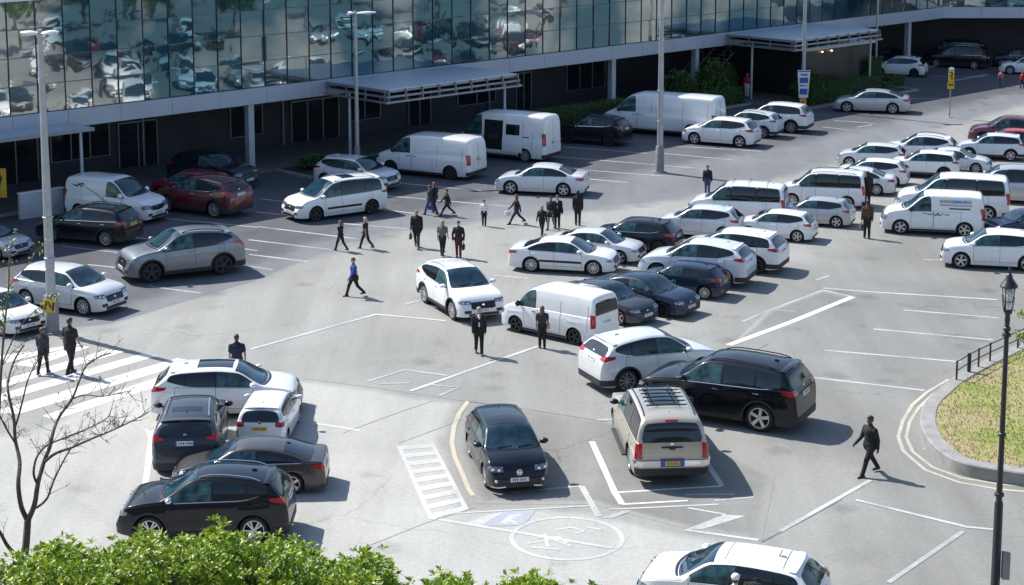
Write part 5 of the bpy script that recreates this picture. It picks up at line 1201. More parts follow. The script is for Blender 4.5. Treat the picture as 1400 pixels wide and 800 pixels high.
for F, ua, ub, bay, wing in ((FA, -24.5, UE, 1.40, 0), (FBn, 0.0, UEB, 1.55, 1)):
    u = ua; i = 0
    while u < ub-.2:
        e = min(u+bay, ub); s_ = .012
        mb = MB(); zs = [ZB, 5.55, 6.82, 8.09, ZT]
        for k in range(4):
            t = [rnd.uniform(-.007, .007) for _ in range(2)]
            z0, z1 = zs[k]+.02, zs[k+1]-.02; P = []
            for a in range(2):
                P.append([F.p(u+.02+(e-u-.04)*a, -.03+t[0]*(a-.5)*2+t[1]*(c_-.5)*2, z0+(z1-z0)*c_) for c_ in range(2)])
            mb.grid(P, flip=False)
            Q = [[(q[0]-F.n[0]*.05, q[1]-F.n[1]*.05, q[2]) for q in r_] for r_ in P]; mb.grid(Q, flip=True)
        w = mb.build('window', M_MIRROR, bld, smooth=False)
        fr = [(u-.014, u+.014, -.06, .016, ZB, ZT)] + [(u+.014, e-.014, -.06, .010, z-.012, z+.012) for z in zs[1:-1]]
        mb = MB(); F.box(mb, *fr[0], 0)
        for q in fr[1:]: F.box(mb, *q, 1)
        mb.build('window_frame', [M_MULL, M_MULLT], w, smooth=False)
        u = e; i += 1
    # fascia panels
    u = ua
    while u < ub-.2:
        e = min(u+2.8, ub); bpart('fascia_panel', M_FASCIA, [(u+.008, e-.008, -.35, .14, ZS, ZB-.012)], F); u = e
    bpart('coping', M_COPING, [(ua, ub + (.34 if not wing else 0) , -.55, .34, ZT+.003, ZT+.36)] if not wing else [(.36, ub, -.55, .34, ZT+.003, ZT+.36)], F)
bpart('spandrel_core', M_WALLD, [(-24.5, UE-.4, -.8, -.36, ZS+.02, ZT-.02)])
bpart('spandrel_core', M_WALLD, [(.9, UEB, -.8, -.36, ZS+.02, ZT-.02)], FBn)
# roof, soffit, recessed ground floor
mb = MB(); a, b_, c_, d_ = FA.p(-24.5, -.5, 0), FA.p(UE-.6, -.5, 0), FBn.p(UEB, -.5, 0), FBn.p(UEB, -30, 0); e_ = FA.p(-24.5, -32, 0); f_ = FA.p(40, -40, 0)
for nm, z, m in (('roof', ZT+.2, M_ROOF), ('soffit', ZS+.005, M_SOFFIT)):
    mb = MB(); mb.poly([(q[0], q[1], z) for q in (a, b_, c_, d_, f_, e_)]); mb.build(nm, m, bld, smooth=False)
REC = -5.2
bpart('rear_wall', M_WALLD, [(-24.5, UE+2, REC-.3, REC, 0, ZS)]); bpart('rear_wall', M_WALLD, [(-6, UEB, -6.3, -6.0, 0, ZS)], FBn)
bpart('end_wall', M_WALLP, [(-24.8, -24.5, -31, .1, 0, ZT+.1)])
bpart('end_wall', M_WALLP, [(UEB, UEB+.3, -30, .1, 0, ZT+.1)], FBn)
mb = MB()
# plinth band of lighter panels to break up the dark recess, doors and windows
for u0, u1, kind in ((-19,-16.4,'w'), (-12.6,-9.2,'d'), (-8.4,-5.2,'w'), (-4.6,-2.4,'d'), (2.2,4.2,'w'), (6.2,9.4,'d'), (10.2,12.4,'w'), (14.6,16.2,'d'), (18.4,21.4,'w'), (23.2,24.4,'d'), (27.6,31.0,'w'), (46.5,49.5,'w'), (51.0,53.2,'d'), (54.4,57.4,'w')):
    z0, z1 = (.05, 2.35) if kind == 'd' else (.9, 2.5)
    pn = bpart('door' if kind == 'd' else 'ground_window', M_DOORGL, [(u0, u1, REC+.002, REC+.06, z0, z1)])
    fr = [(u0-.06, u0, REC+.002, REC+.10, z0-.03, z1+.06), (u1, u1+.06, REC+.002, REC+.10, z0-.03, z1+.06), (u0, u1, REC+.002, REC+.10, z1, z1+.06), (u0, u1, REC+.002, REC+.10, z0-.03, z0)]
    n = max(2, int((u1-u0)/1.05)); fr += [(u0+(u1-u0)*k/n-.03, u0+(u1-u0)*k/n+.03, REC+.06, REC+.10, z0, z1) for k in range(1, n)]
    bpart('door_frame' if kind == 'd' else 'window_surround', M_FRAMEG, fr, parent=pn)
for u in (-14.2, 0.0, 26.6, 34.3, 57.8):
    bpart('column', M_COLUMN, [(u-.17, u+.17, -.62, -.28, 0, ZS)])
for u in (9.0, 20.0, 31.0): bpart('column', M_COLUMN, [(u-.17, u+.17, -.9, -.56, 0, ZS)], FBn)
for u in (-3.2, 5.6, 20.9, 39.5): bpart('pipe', M_FRAMEG, [(u-.05, u+.05, REC+.02, REC+.12, 0, ZS)])
# staircase below the overhang
st = MB()
for k in range(15):
    FA.box(st, 36.6+k*.33, 36.6+k*.33+.30, -3.9, -2.2, .16+k*.215, .20+k*.215)
for d in (-3.95, -2.15):
    pts = [FA.p(36.5, d, .10), FA.p(41.6, d, 3.42)]; st.tube(pts, .07, 6)
    st.tube([FA.p(36.5, d, 1.0), FA.p(40.4, d, 3.4)], .03, 6)
    for k in range(0, 12, 2): st.tube([FA.p(36.6+k*.33, d, .16+k*.215), FA.p(36.6+k*.33, d, 1.05+k*.215)], .018, 5)
st.build('staircase', mat('stair_steel', (.30,.33,.38), .5, metal=.4), bld)
# canopies over the entrances
def canopy(u0, u1, d1, z, F=FA, posts=()):
    r_ = bpart('canopy', M_CANROOF, [(u0, u1, .16, d1, z-.06, z)], F)
    mb = MB()
    for k, (zz, ex) in enumerate(((z-.11, .02), (z-.36, .10), (z-.62, .18))):
        F.box(mb, u0-ex, u1+ex, d1+ex-.06, d1+ex, zz-.06, zz+.04); F.box(mb, u0-ex-.06, u0-ex, .16, d1+ex, zz-.06, zz+.04); F.box(mb, u1+ex, u1+ex+.06, .16, d1+ex, zz-.06, zz+.04)
    n = int((u1-u0)/1.1)
    for k in range(n+1):
        u = u0+(u1-u0)*k/n; F.box(mb, u-.025, u+.025, d1-.02, d1+.14, z-.70, z-.03)
    for k in range(4):
        d = .3+(d1-.4)*k/3
        for u in (u0-.10, u1+.10): F.box(mb, u-.03, u+.03, d-.03, d+.03, z-.70, z-.03)
    mb.build('canopy_rail', M_STEEL, r_, smooth=False)
    mb = MB(); F.box(mb, u0+.05, u1-.05, .2, d1-.08, z-.40, z-.34); mb.build('canopy_ceiling', M_SOFFIT, r_, smooth=False)
    for u, d in posts:
        mb = MB(); mb.tube([F.p(u, d, 0), F.p(u, d, z-.4)], .075, 10); mb.build('canopy_post', M_COLUMN, r_)
    return r_
canopy(4.5, 13.4, 4.9, 4.22, posts=((4.75, 1.6), (13.0, 4.4)))
canopy(36.7, 45.6, 5.4, 4.22, posts=((37.4, 1.6), (46.2, 4.4)))
r_ = bpart('canopy', M_CANROOF, [(-24, -10.4, .16, 2.1, 3.60, 3.68)]); bpart('canopy_edge', M_STEEL, [(-24, -10.4, 2.102, 2.17, 3.54, 3.70)], parent=r_)
mb = MB(); mb.tube([FA.p(-10.9, 1.8, 0), FA.p(-10.9, 1.8, 3.6)], .075, 10); mb.build('canopy_post', M_COLUMN, r_)
# dark kiosk under the second canopy with louvred side
bpart('entrance_lobby', mat('lobby_dark', (.02,.022,.026), .35), [(40.2, 47.2, -2.4, 3.6, 0, 3.1)])
lv = [(47.21, 47.26, -2.2+k*0, 3.4, .5+k*.16, .60+k*.16) for k in range(15)]
bpart('louvre', M_FRAMEG, lv); bpart('lobby_roof', M_CANROOF, [(40.0, 47.5, -2.5, 3.9, 3.1, 3.22)])
for u in (41.9, 42.9):
    mb = MB(); q = FA.p(u, 3.72, 2.92); mb.box(q, (.13, .13, .08), bev=.03); mb.build('soffit_lamp', M_WARM, bld)
# rooftop rail behind the coping
mb = MB()
for k in range(18): mb.tube([FA.p(-24+k*1.5, -2.2, ZT+.2), FA.p(-24+k*1.5, -2.2, ZT+1.3)], .03, 6)
for z in (ZT+.75, ZT+1.3): mb.tube([FA.p(-24, -2.2, z), FA.p(1.5, -2.2, z)], .03, 6)
mb.build('roof_railing', M_COPING, bld)
for o_ in list(bld.children): pass

# pavement strip and kerbs in front of the recess
M_PAVE = mat('pavement_slab', (.14,.14,.145), .85, var=.18, scale=1.5, bump=.2)
M_KERB = mat('kerb_stone', (.27,.267,.255), .85, var=.18, scale=2.5, bump=.25, bscale=25)
def FW(u, d, z): q = FA.p(u, d, z); return (q[0]+U0[0], q[1]+U0[1], z)
def wbox(name, m, u0, u1, d0, d1, z0, z1, kind=None):
    mb = MB(); FA.box(mb, u0, u1, d0, d1, z0, z1, off=(-U0[0], -U0[1])); o = mb.build(name, m, smooth=False)
    if kind: o['kind'] = kind
    return o
wbox('pavement', M_PAVE, -24.4, -1.2, REC+.01, .8, -.2, .12, 'structure'); wbox('pavement', M_PAVE, -1.2, 36.0, REC+.01, .4, -.2, .12, 'structure'); wbox('pavement', M_PAVE, 36.0, 49.0, REC+.01, 3.9, -.2, .12, 'structure'); wbox('pavement', M_PAVE, 49.0, 62, REC+.01, .3, -.2, .12, 'structure')
wbox('kerb', M_KERB, -24.4, -1.2, .802, .95, -.2, .125, 'structure'); wbox('kerb', M_KERB, 36.0, 49.0, 3.902, 4.05, -.2, .125, 'structure')
# planting beds
M_SOIL = mat('bed_soil', (.055,.040,.028), .95, var=.4, scale=6, bump=.6)
for nm, u0, u1, d0, d1 in (('planting_bed', 1.0, 4.6, .41, 3.2), ('planting_bed', 15.6, 36.0, .41, 2.6), ('planting_bed', 36.0, 48.6, 4.06, 6.4)):
    wbox(nm, M_SOIL, u0, u1, d0, d1, -.1, .11, 'structure'); wbox('kerb', M_KERB, u0, u1, d1+.002, d1+.15, -.2, .14, 'structure')
    wbox('kerb', M_KERB, u0-.15, u0-.002, d0, d1+.15, -.2, .14, 'structure'); wbox('kerb', M_KERB, u1+.002, u1+.15, d0, d1+.15, -.2, .14, 'structure')

# ---------------------------------------------------------------- street furniture
M_POLE = mat('pole_galvanised', (.36,.38,.40), .45, metal=.45, var=.12, scale=3)
M_POLED = mat('pole_grey_lower', (.22,.225,.23), .6, var=.15, scale=3)
M_LEDW = mat('lamp_housing', (.62,.64,.67), .4)
M_IRON = mat('cast_iron_black', (.018,.020,.024), .42, var=.15)
M_YEL = mat('sign_yellow', (.58,.36,.03), .5, var=.10, scale=6); M_SBLK = mat('sign_black', (.015,.015,.015), .5); M_SBLU = mat('sign_blue', (.02,.09,.42), .4); M_SWHT = mat('sign_white', (.72,.74,.77), .45, var=.06); M_SORG = mat('sign_orange', (.72,.30,.05), .5); M_SPNK = mat('sign_pink', (.62,.35,.30), .5)
def tall_lamp(pos, h, label, rz, arms=((0, .55), (math.pi, .55)), r0=.16, r1=.07, lower=True):
    t = empty('street_lamp', (pos[0], pos[1], 0), rz); tag(t, label, 'street lamp', 'tall grey street lamps')
    m = MB(); m.tube([(0, 0, 0 if not lower else 1.35), (0, 0, h*.5), (0, 0, h-.1)], [r0*.86, (r0+r1)*.5, r1], 16); m.build('pole', M_POLE, t)
    if lower:
        m = MB(); m.tube([(0, 0, 0), (0, 0, .06), (0, 0, .06), (0, 0, 1.3), (0, 0, 1.37)], [r0*1.9, r0*1.9, r0*1.22, r0*1.16, r0*.9], 18); m.build('pole_base', M_POLED, t)
        for z in (2.6, 3.9*h/10):
            m = MB(); m.lathe([(r0*.86, -.03), (r0*.98, -.02), (r0*.98, .02), (r0*.86, .03)], 16, 'z', c=(0, 0, z)); m.build('clamp', M_POLE, t)
    for a, ln in arms:
        m = MB(); ca, sa = math.cos(a), math.sin(a)
        rows = []
        for i in range(9):
            f = i/8; x = .06+ln*f; w = .05+.17*math.sin(math.pi*min(1, .15+.8*f))**.7; th = .035+.045*math.sin(math.pi*f)
            rows.append([(x*ca-w*math.cos(q)*sa*1.0, x*sa+w*math.cos(q)*ca, h-.06+.03*f+th*math.sin(q)) for q in [2*math.pi*k/12 for k in range(13)]])
        m.grid(rows); m.poly(rows[0][:-1]); m.poly(rows[-1][:-1][::-1]); hd = m.build('lamp_head', M_LEDW, t)
        m = MB(); m.box((ca*(.12+ln*.55), sa*(.12+ln*.55), h-.115), (.28, .20, .02), rot=Matrix.Rotation(a, 4, 'Z')); m.build('lamp_lens', M_SWHT, hd)
    m = MB(); m.lathe([(.001, .10), (.06, .09), (.09, .02), (.085, -.10), (.07, -.12)], 14, 'z', c=(0, 0, h-.04)); m.build('pole_cap', M_POLE, t)
    return t
tall_lamp((-15.56,60.02), 10.25, 'tall grey lamp post with thick base and yellow tag, beside the pedestrian crossing', R(8), r0=.19, r1=.085)
tall_lamp((-7.69,89.53), 8.05, 'tall grey lamp post standing by the first canopy and the white hatchback', R(5), ((0, .95), (math.pi, .30)), r0=.13, r1=.07)
tall_lamp((7.37,89.73), 10.6, 'tall grey lamp post rising in front of the very long white van', R(20), r0=.18, r1=.085)
tall_lamp((17.80,110.84), 10.2, 'tall grey lamp post carrying the blue and white parking board', R(10), r0=.15, r1=.08)
tall_lamp(FW(52.2, .75, 0)[:2], 9.2, 'thin grey lamp post close to the facade beyond the second canopy', R(30), r0=.10, r1=.06, lower=False)
# yellow tag on the lamp post
def plate_at(name, c, w, h, mats, label, cat, rz, glyphs=(), th=.03, taper=1.0, group=None):
    t = MB(); r0 = Matrix.Rotation(rz, 4, 'Z')
    b = len(t.v)
    for y in (-th/2, th/2):
        for x, z in ((-w/2*taper, -h/2), (w/2*taper, -h/2), (w/2, h/2), (-w/2, h/2)): t.v.append((x, y, z))
    for f in ((0, 1, 2, 3), (7, 6, 5, 4), (0, 4, 5, 1), (1, 5, 6, 2), (2, 6, 7, 3), (3, 7, 4, 0)): t.f.append(f); t.m.append(0)
    o = t.build(name, mats, smooth=False); o.location = c; o.rotation_euler = (0, 0, rz); tag(o, label, cat, group)
    for gx, gz, gw, gh, gm, ga, nm in glyphs:
        q = MB(); q.box((0, 0, 0), (gw, .006, gh)); g_ = q.build(nm, gm, o, smooth=False); g_.location = (gx, -th/2-.004, gz); g_.rotation_euler = (0, R(ga), 0)
    return o
bx, by = (-15.56,60.02)
plate_at('pole_tag', (bx-.02, by-.26, 1.0), .42, .44, [M_YEL], 'small yellow plate with dark marks strapped round lamp post base', 'sign', R(0), ((-.10, .02, .07, .30, M_SBLK, 12, 'tag_mark'), (.03, .05, .06, .24, M_SBLK, -14, 'tag_mark'), (.14, -.02, .07, .28, M_SBLK, 10, 'tag_mark')))
bx, by = (17.80,110.84)
plate_at('parking_board', (bx, by-.22, 1.62), .78, 1.70, [M_SWHT], 'tapering blue and white parking board fixed to the lamp post above the hedge', 'sign', R(0), ((-.0, .78, .70, .08, M_SBLU, 0, 'board_header'), (.0, .60, .46, .05, M_SBLK, 0, 'board_line'), (.02, .52, .40, .04, M_SBLK, 0, 'board_line'), (0, .22, .52, .34, M_SBLU, 0, 'board_square'), (0, -.10, .50, .09, M_SPNK, 0, 'board_line'), (-.14, -.10, .16, .07, M_SBLK, 0, 'board_line'), (0, -.47, .48, .36, M_SBLU, 0, 'board_square')), taper=.70)
for z in (1.84, 1.15):
    for dx, dz, w_, h_, a in ((-.05, .0, .05, .22, 0), (.03, .07, .12, .05, 0), (.03, -.02, .12, .05, 0), (.09, .03, .05, .10, 0)):
        pass
plate_at('ticket_box', (bx-.03, by-.26, .45), .40, .56, [M_SORG], 'orange box with red mark below the parking board', 'sign', R(0), ((0, -.02, .16, .28, mat('sign_red', (.45,.05,.03), .5), 8, 'box_mark'),), th=.22)
# sign post standing in the lane
sx, sy = (26.05,107.62); t = empty('sign_post', (sx, sy, 0)); tag(t, 'thin post with yellow and black warning plates standing alone in the lane', 'sign post')
m = MB(); m.tube([(0, 0, .02), (0, 0, 3.05)], .035, 8); m.build('post', M_POLED, t)
m = MB(); m.lathe([(.001, .05), (.17, .05), (.20, .02), (.20, 0)], 16, 'z'); m.build('base_plate', M_KERB, t)
for z, h_, w_ in ((2.50, .72, .34), (1.92, .36, .40)):
    m = MB(); m.box((0, -.06, z), (w_, .03, h_), bev=.008); p_ = m.build('sign_plate', M_YEL, t)
    for gx, gz, gw, gh in (((-.04, z+.22, .15, .07), (.05, z+.12, .07, .20), (-.04, z+.02, .14, .07), (.04, z-.12, .08, .20)) if h_ > .5 else ((0, z+.06, .30, .10),)):
        q = MB(); q.box((gx, -.079, gz), (gw, .006, gh)); q.build('sign_mark', M_SBLK, p_, smooth=False)
m = MB(); m.box((0, -.06, 2.95), (.30, .03, .12)); m.build('sign_plate', M_SWHT, t, smooth=False)
# yellow wall sign by the left end
wx, wy = (-22.64,78.49); t = empty('hanging_sign', (wx, wy, 0)); tag(t, 'yellow hanging sign with dark strokes beside the dark ground floor wall', 'sign')
m = MB(); m.tube([(-.55, .1, 0), (-.55, .1, 2.5)], .05, 8); m.build('post', M_POLED, t)
m = MB(); m.box((.12, 0, 1.62), (.86, .05, 1.30), bev=.02); p_ = m.build('sign_plate', M_YEL, t)
for gx, gz, gw, gh, a in ((.05, 1.98, .55, .14, 0), (.22, 1.55, .14, .78, 16)):
    q = MB(); q.box((0, 0, 0), (gw, .008, gh)); s_ = q.build('sign_mark', M_SBLK, p_, smooth=False); s_.location = (gx, -.031, gz); s_.rotation_euler = (0, R(a), 0)
m = MB(); m.tube([(-.55, .1, 2.1), (.1, .02, 2.1)], .025, 6); m.build('bracket', M_POLED, t)
# low white wall
a, b_ = Vector((-21.58,78.49)), Vector((-20.03,79.91)); d = (b_-a); L_ = d.length; ang = math.atan2(d.y, d.x)
m = MB(); m.box((0, 0, .56), (L_, .22, 1.12), bev=.02); o = m.build('low_wall', [mat('white_render', (.46,.48,.50), .8, var=.14, scale=1.2)]); o.location = ((a.x+b_.x)/2, (a.y+b_.y)/2, 0); o.rotation_euler = (0, 0, ang); tag(o, 'low white rendered wall beside the small graphic panel van', 'wall')
q = MB(); q.box((0, 0, 1.15), (L_+.06, .28, .06), bev=.012); q.build('wall_cap', M_COPING, o)

# black street lantern
lx, ly = (10.56,37.81); t = empty('street_lantern', (lx, ly, 0)); tag(t, 'black cast iron street lantern with glazed tapering head', 'street lantern')
LH = 7.45
m = MB(); m.tube([(0, 0, 0), (0, 0, .25), (0, 0, .3), (0, 0, 2.35), (0, 0, 2.42)], [.15, .14, .100, .092, .066], 16); m.build('post_base', M_IRON, t)
m = MB(); m.tube([(0, 0, 2.4), (0, 0, 6.1)], [.066, .050], 14); m.build('post', M_IRON, t)
for z, r_ in ((2.55, .105), (3.9, .085), (6.12, .095), (6.25, .08)):
    m = MB(); m.lathe([(.06, -.05), (r_, -.03), (r_, .03), (.06, .05)], 16, 'z', c=(0, 0, z)); m.build('collar', M_IRON, t)
HSC = .78
hd = MB(); hd.lathe([(.05, 6.1), (.075, 6.3), (.10, 6.45), (.085, 6.55), (.125, 6.62), (.13, 6.66)], 12, 'z'); hb = hd.build('lantern_head', M_IRON, t)
m = MB()
for k in range(4):
    a = math.pi/4+k*math.pi/2; a2 = a+math.pi/2
    for q in (a,): m.tube([(.125*math.cos(q), .125*math.sin(q), 6.63), (.25*math.cos(q), .25*math.sin(q), 7.18)], .016, 5); m.tube([(.14*math.cos(q), .14*math.sin(q), 6.60), (.20*math.cos(q), .20*math.sin(q), 6.75), (.235*math.cos(q), .235*math.sin(q), 6.98)], .014, 5)
    m.tube([(.25*math.cos(a), .25*math.sin(a), 7.18), (.25*math.cos(a2), .25*math.sin(a2), 7.18)], .022, 5)
    m.tube([(.175*math.cos(a), .175*math.sin(a), 6.85), (.175*math.cos(a2), .175*math.sin(a2), 6.85)], .010, 5)
m.build('lantern_cage', M_IRON, hb)
gm = bpy.data.materials.new('lantern_glass'); gm.use_nodes = True; b_ = gm.node_tree.nodes['Principled BSDF']; b_.inputs['Base Color'].default_value = (.75,.80,.78,1); b_.inputs['Transmission Weight'].default_value = .85; b_.inputs['Roughness'].default_value = .12; b_.inputs['IOR'].default_value = 1.1
m = MB(); m.lathe([(.115, 6.66), (.235, 7.16)], 4, 'z'); o = m.build('lantern_pane', [gm], hb, smooth=False); o.rotation_euler = (0, 0, math.pi/4)
m = MB(); m.lathe([(.001, 6.72), (.035, 6.74), (.05, 6.9), (.035, 7.05), (.001, 7.08)], 10, 'z'); m.build('lantern_bulb', M_SWHT, hb)
m = MB(); m.lathe([(.30, 7.17), (.31, 7.20), (.20, 7.30), (.13, 7.36), (.10, 7.44), (.05, 7.47), (.045, 7.52), (.05, 7.56), (.001, 7.62)], 12, 'z'); m.build('lantern_roof', M_IRON, hb)
for o_ in [hb]: o_.scale = (.62, .62, 1)
m = MB(); m.box((.20, -.02, .95), (.16, .20, .62), bev=.015); m.build('junction_box', M_POLED, t)

# planted island with kerb wall, grass and railing
kp = [(14.44,44.75), (13.60,45.07), (12.67,45.50), (11.96,45.94), (11.58,46.56), (11.39,47.66), (11.42,48.88), (11.64,50.09), (12.03,51.29), (12.71,52.55), (13.42,53.72), (14.70,55.41), (16.73,57.80), (18.15,59.38), (20.09,60.86)]
kp = [Vector(p) for p in kp]
def smooth_path(P, n=5):
    out = []
    for i in range(len(P)-1):
        p0, p1, p2, p3 = P[max(i-1, 0)], P[i], P[i+1], P[min(i+2, len(P)-1)]
        for k in range(n):
            t_ = k/n; out.append(.5*((2*p1)+(p2-p0)*t_+(2*p0-5*p1+4*p2-p3)*t_*t_+(3*p1-p0-3*p2+p3)*t_**3))
    return out+[P[-1]]
kp = smooth_path(kp, 4)
ins = []
for i, p in enumerate(kp):
    tg = (kp[min(i+1, len(kp)-1)]-kp[max(i-1, 0)]).normalized(); ins.append(p+Vector((tg.y, -tg.x))*.42)
KH = .36
m = MB(); m.grid([[(p.x, p.y, -.1), (p.x+.0, p.y, KH-.03), (p.x*.93+q.x*.07, p.y*.93+q.y*.07, KH), (q.x, q.y, KH), (q.x, q.y, -.1)] for p, q in zip(kp, ins)]); o = m.build('kerb', M_KERB, angle=30); o['kind'] = 'structure'
def lawnmat():
    m = bpy.data.materials.new('dry_lawn'); m.use_nodes = True; nt = m.node_tree; L = nt.links.new; b = nt.nodes['Principled BSDF']; b.inputs['Roughness'].default_value = .95
    tc = node(nt, 'ShaderNodeTexCoord'); n = node(nt, 'ShaderNodeTexNoise', Scale=.45, Detail=5, Roughness=.7); L(tc.outputs['Object'], n.inputs['Vector'])
    r = node(nt, 'ShaderNodeValToRGB'); L(n.outputs['Fac'], r.inputs['Fac']); e = r.color_ramp.elements; e[0].position = .42; e[0].color = (.33,.27,.15,1); e[1].position = .56; e[1].color = (.21,.245,.055,1); q = e.new(.49); q.color = (.30,.28,.11,1)
    L(r.outputs['Color'], b.inputs['Base Color']); return m
m = MB(); m.poly([(q.x, q.y, KH-.02) for q in ins] + [(23, ins[-1].y+1, KH-.02), (23, ins[0].y-1, KH-.02)]); o = m.build('lawn', lawnmat(), smooth=False); o['kind'] = 'structure'
# grass blades
gl = MB(); rg_ = random.Random(5)
xs_ = [q.x for q in ins]
def inside(x, y):
    poly = [(q.x, q.y) for q in ins]+[(60, ins[-1].y+10), (60, ins[0].y-2)]; c_ = False; j = len(poly)-1
    for i in range(len(poly)):
        a, b2 = poly[i], poly[j]
        if (a[1] > y) != (b2[1] > y) and x < (b2[0]-a[0])*(y-a[1])/(b2[1]-a[1])+a[0]: c_ = not c_
        j = i
    return c_
n_ = 0
while n_ < 14000:
    x, y = rg_.uniform(11, 19), rg_.uniform(44, 60)
    if not inside(x, y): continue
    n_ += 1
    a = rg_.uniform(0, 6.28); h_ = rg_.uniform(.03, .09); w_ = .012; dx, dy = math.cos(a)*w_, math.sin(a)*w_; lx_, ly_ = rg_.uniform(-.04, .04), rg_.uniform(-.04, .04)
    i = len(gl.v); gl.v += [(x-dx, y-dy, KH-.02), (x+dx, y+dy, KH-.02), (x+lx_, y+ly_, KH-.02+h_)]; gl.f.append((i, i+1, i+2)); gl.m.append(0 if rg_.random() < .55 else 1)
o = gl.build('grass', [mat('grass_green', (.20,.26,.045), .8), mat('grass_straw', (.38,.33,.17), .9)], smooth=False); o['kind'] = 'stuff'
# railing along the island
rp = [Vector(p) for p in ((13.34,53.57), (13.92,54.40), (14.35,54.94), (14.87,55.57), (16.14,57.04), (17.75,58.84))]
t = empty('railing', (rp[0].x, rp[0].y, KH)); tag(t, 'low dark metal railing along the grass island kerb', 'railing')
ct = Vector((rp[0].x, rp[0].y)); inn = Vector((.14, -.14))
rp = [p-ct+inn*.9 for p in rp]
for i, p in enumerate(rp):
    m = MB(); w_ = .026 if i != 1 else .05; m.box((p.x, p.y, .28), (w_*2, w_*2, .62), bev=.008); m.build('post', M_IRON, t)
for z in (.55, .28):
    m = MB(); m.tube([(p.x, p.y, z-.001*i) for i, p in enumerate(rp)], .018, 6); m.build('rail', M_IRON, t)

# ---------------------------------------------------------------- plants
def leafmat(name, c1, c2, c3, rough=.45, trans=.25):
    m = bpy.data.materials.new(name); m.use_nodes = True; nt = m.node_tree; L = nt.links.new; b = nt.nodes['Principled BSDF']; b.inputs['Roughness'].default_value = rough
    gi = node(nt, 'ShaderNodeNewGeometry'); r = node(nt, 'ShaderNodeValToRGB'); L(gi.outputs['Random Per Island'], r.inputs['Fac'])
    e = r.color_ramp.elements; e[0].color = (*c1, 1); e[1].color = (*c3, 1); q = e.new(.5); q.color = (*c2, 1); L(r.outputs['Color'], b.inputs['Base Color'])
    tl = node(nt, 'ShaderNodeBsdfTranslucent'); L(r.outputs['Color'], tl.inputs['Color']); mx = node(nt, 'ShaderNodeMixShader'); mx.inputs['Fac'].default_value = trans
    L(b.outputs[0], mx.inputs[1]); L(tl.outputs[0], mx.inputs[2]); L(mx.outputs[0], nt.nodes['Material Output'].inputs['Surface']); return m
LF_HEDGE = leafmat('hedge_leaf', (.09,.17,.010), (.22,.34,.016), (.40,.48,.035), .40, .38)
LF_DARK = leafmat('shrub_leaf', (.04,.10,.02), (.075,.155,.03), (.12,.20,.04))
LF_CLIP = leafmat('clipped_leaf', (.045,.11,.02), (.08,.17,.03), (.12,.22,.04))
LF_YEL = leafmat('young_leaf', (.25,.27,.04), (.38,.36,.07), (.20,.28,.05))
LF_LITE = leafmat('tree_leaf', (.13,.20,.03), (.22,.30,.05), (.30,.36,.08), .45, .4)
M_BARK = mat('bark', (.115,.088,.062), .9, var=.3, scale=9, bump=.6, bscale=30)
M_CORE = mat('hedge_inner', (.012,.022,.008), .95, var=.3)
def leaf(mb, p, d, up, ln, w, fold=.25, droop=.2):
    d = d.normalized(); s = d.cross(up); s = s.normalized() if s.length > .05 else d.cross(Vector((1, .3, .2))).normalized(); n = s.cross(d)
    a = p; b = p+d*ln*.5+n*ln*.04; c = p+d*ln-n*ln*droop
    l = b+s*w+n*w*fold; r = b-s*w+n*w*fold; l2 = p+d*ln*.82+s*w*.62+n*(w*fold*.7-ln*droop*.55); r2 = p+d*ln*.82-s*w*.62+n*(w*fold*.7-ln*droop*.55); m2 = p+d*ln*.82-n*ln*droop*.55
    i = len(mb.v); mb.v += [tuple(q) for q in (a, l, b, r, l2, m2, r2, c)]
    for f in ((i, i+2, i+1), (i, i+3, i+2), (i+1, i+2, i+5, i+4), (i+2, i+3, i+6, i+5), (i+4, i+5, i+7), (i+5, i+6, i+7)): mb.f.append(f); mb.m.append(0)
def rvec(r): 
    z = r.uniform(-1, 1); a = r.uniform(0, 6.2832); q = math.sqrt(1-z*z); return Vector((q*math.cos(a), q*math.sin(a), z))
def whorl(mb, r, p, axis, n, ln, w):
    axis = axis.normalized(); s = axis.cross(rvec(r)).normalized(); t = axis.cross(s); ph = r.uniform(0, 6.28)
    for k in range(n):
        a = ph+2*math.pi*k/n+r.uniform(-.25, .25); el = r.uniform(.15, .95) if k < n*.7 else r.uniform(.9, 1.35)
        d = (s*math.cos(a)+t*math.sin(a))*math.cos(el)+axis*math.sin(el)
        leaf(mb, p+d*.01, d, axis, ln*r.uniform(.7, 1.15), w*r.uniform(.8, 1.15), .3, r.uniform(.05, .3))
# leafy hedge on the raised terrace under the viewpoint
r_ = random.Random(11)
prof = [(-60,778), (0,772), (30,766), (60,752), (100,748), (150,754), (188,738), (212,728), (250,738), (300,731), (340,736), (380,742), (420,755), (460,768), (490,765), (515,766), (540,790), (556,806), (590,800), (622,798), (650,806), (690,800), (720,798), (760,803), (800,815), (900,830)]
def ztop(px):
    for (a, ya), (b, yb) in zip(prof, prof[1:]):
        if a <= px <= b: return ya+(yb-ya)*(px-a)/(b-a)
    return prof[-1][1]
HD = 16.0
def depth_pt(px, py, Z):
    a = (px-700)/2500.; v = (py-193)/2500.; th = math.atan2(420, 2500); c, s = math.cos(th), math.sin(th); return Vector((a*Z, Z*(c-v*s), H_CAM+Z*(-s-v*c)))
HY = depth_pt(300, 750, HD).y+.1
mb = MB(); core = []
X0, X1 = depth_pt(-90, 760, HD).x, depth_pt(880, 800, HD).x
def hedge_height(x):
    px = 700+x*2500/HD; p = depth_pt(px, ztop(px), HD); return p.z
NW = 5600
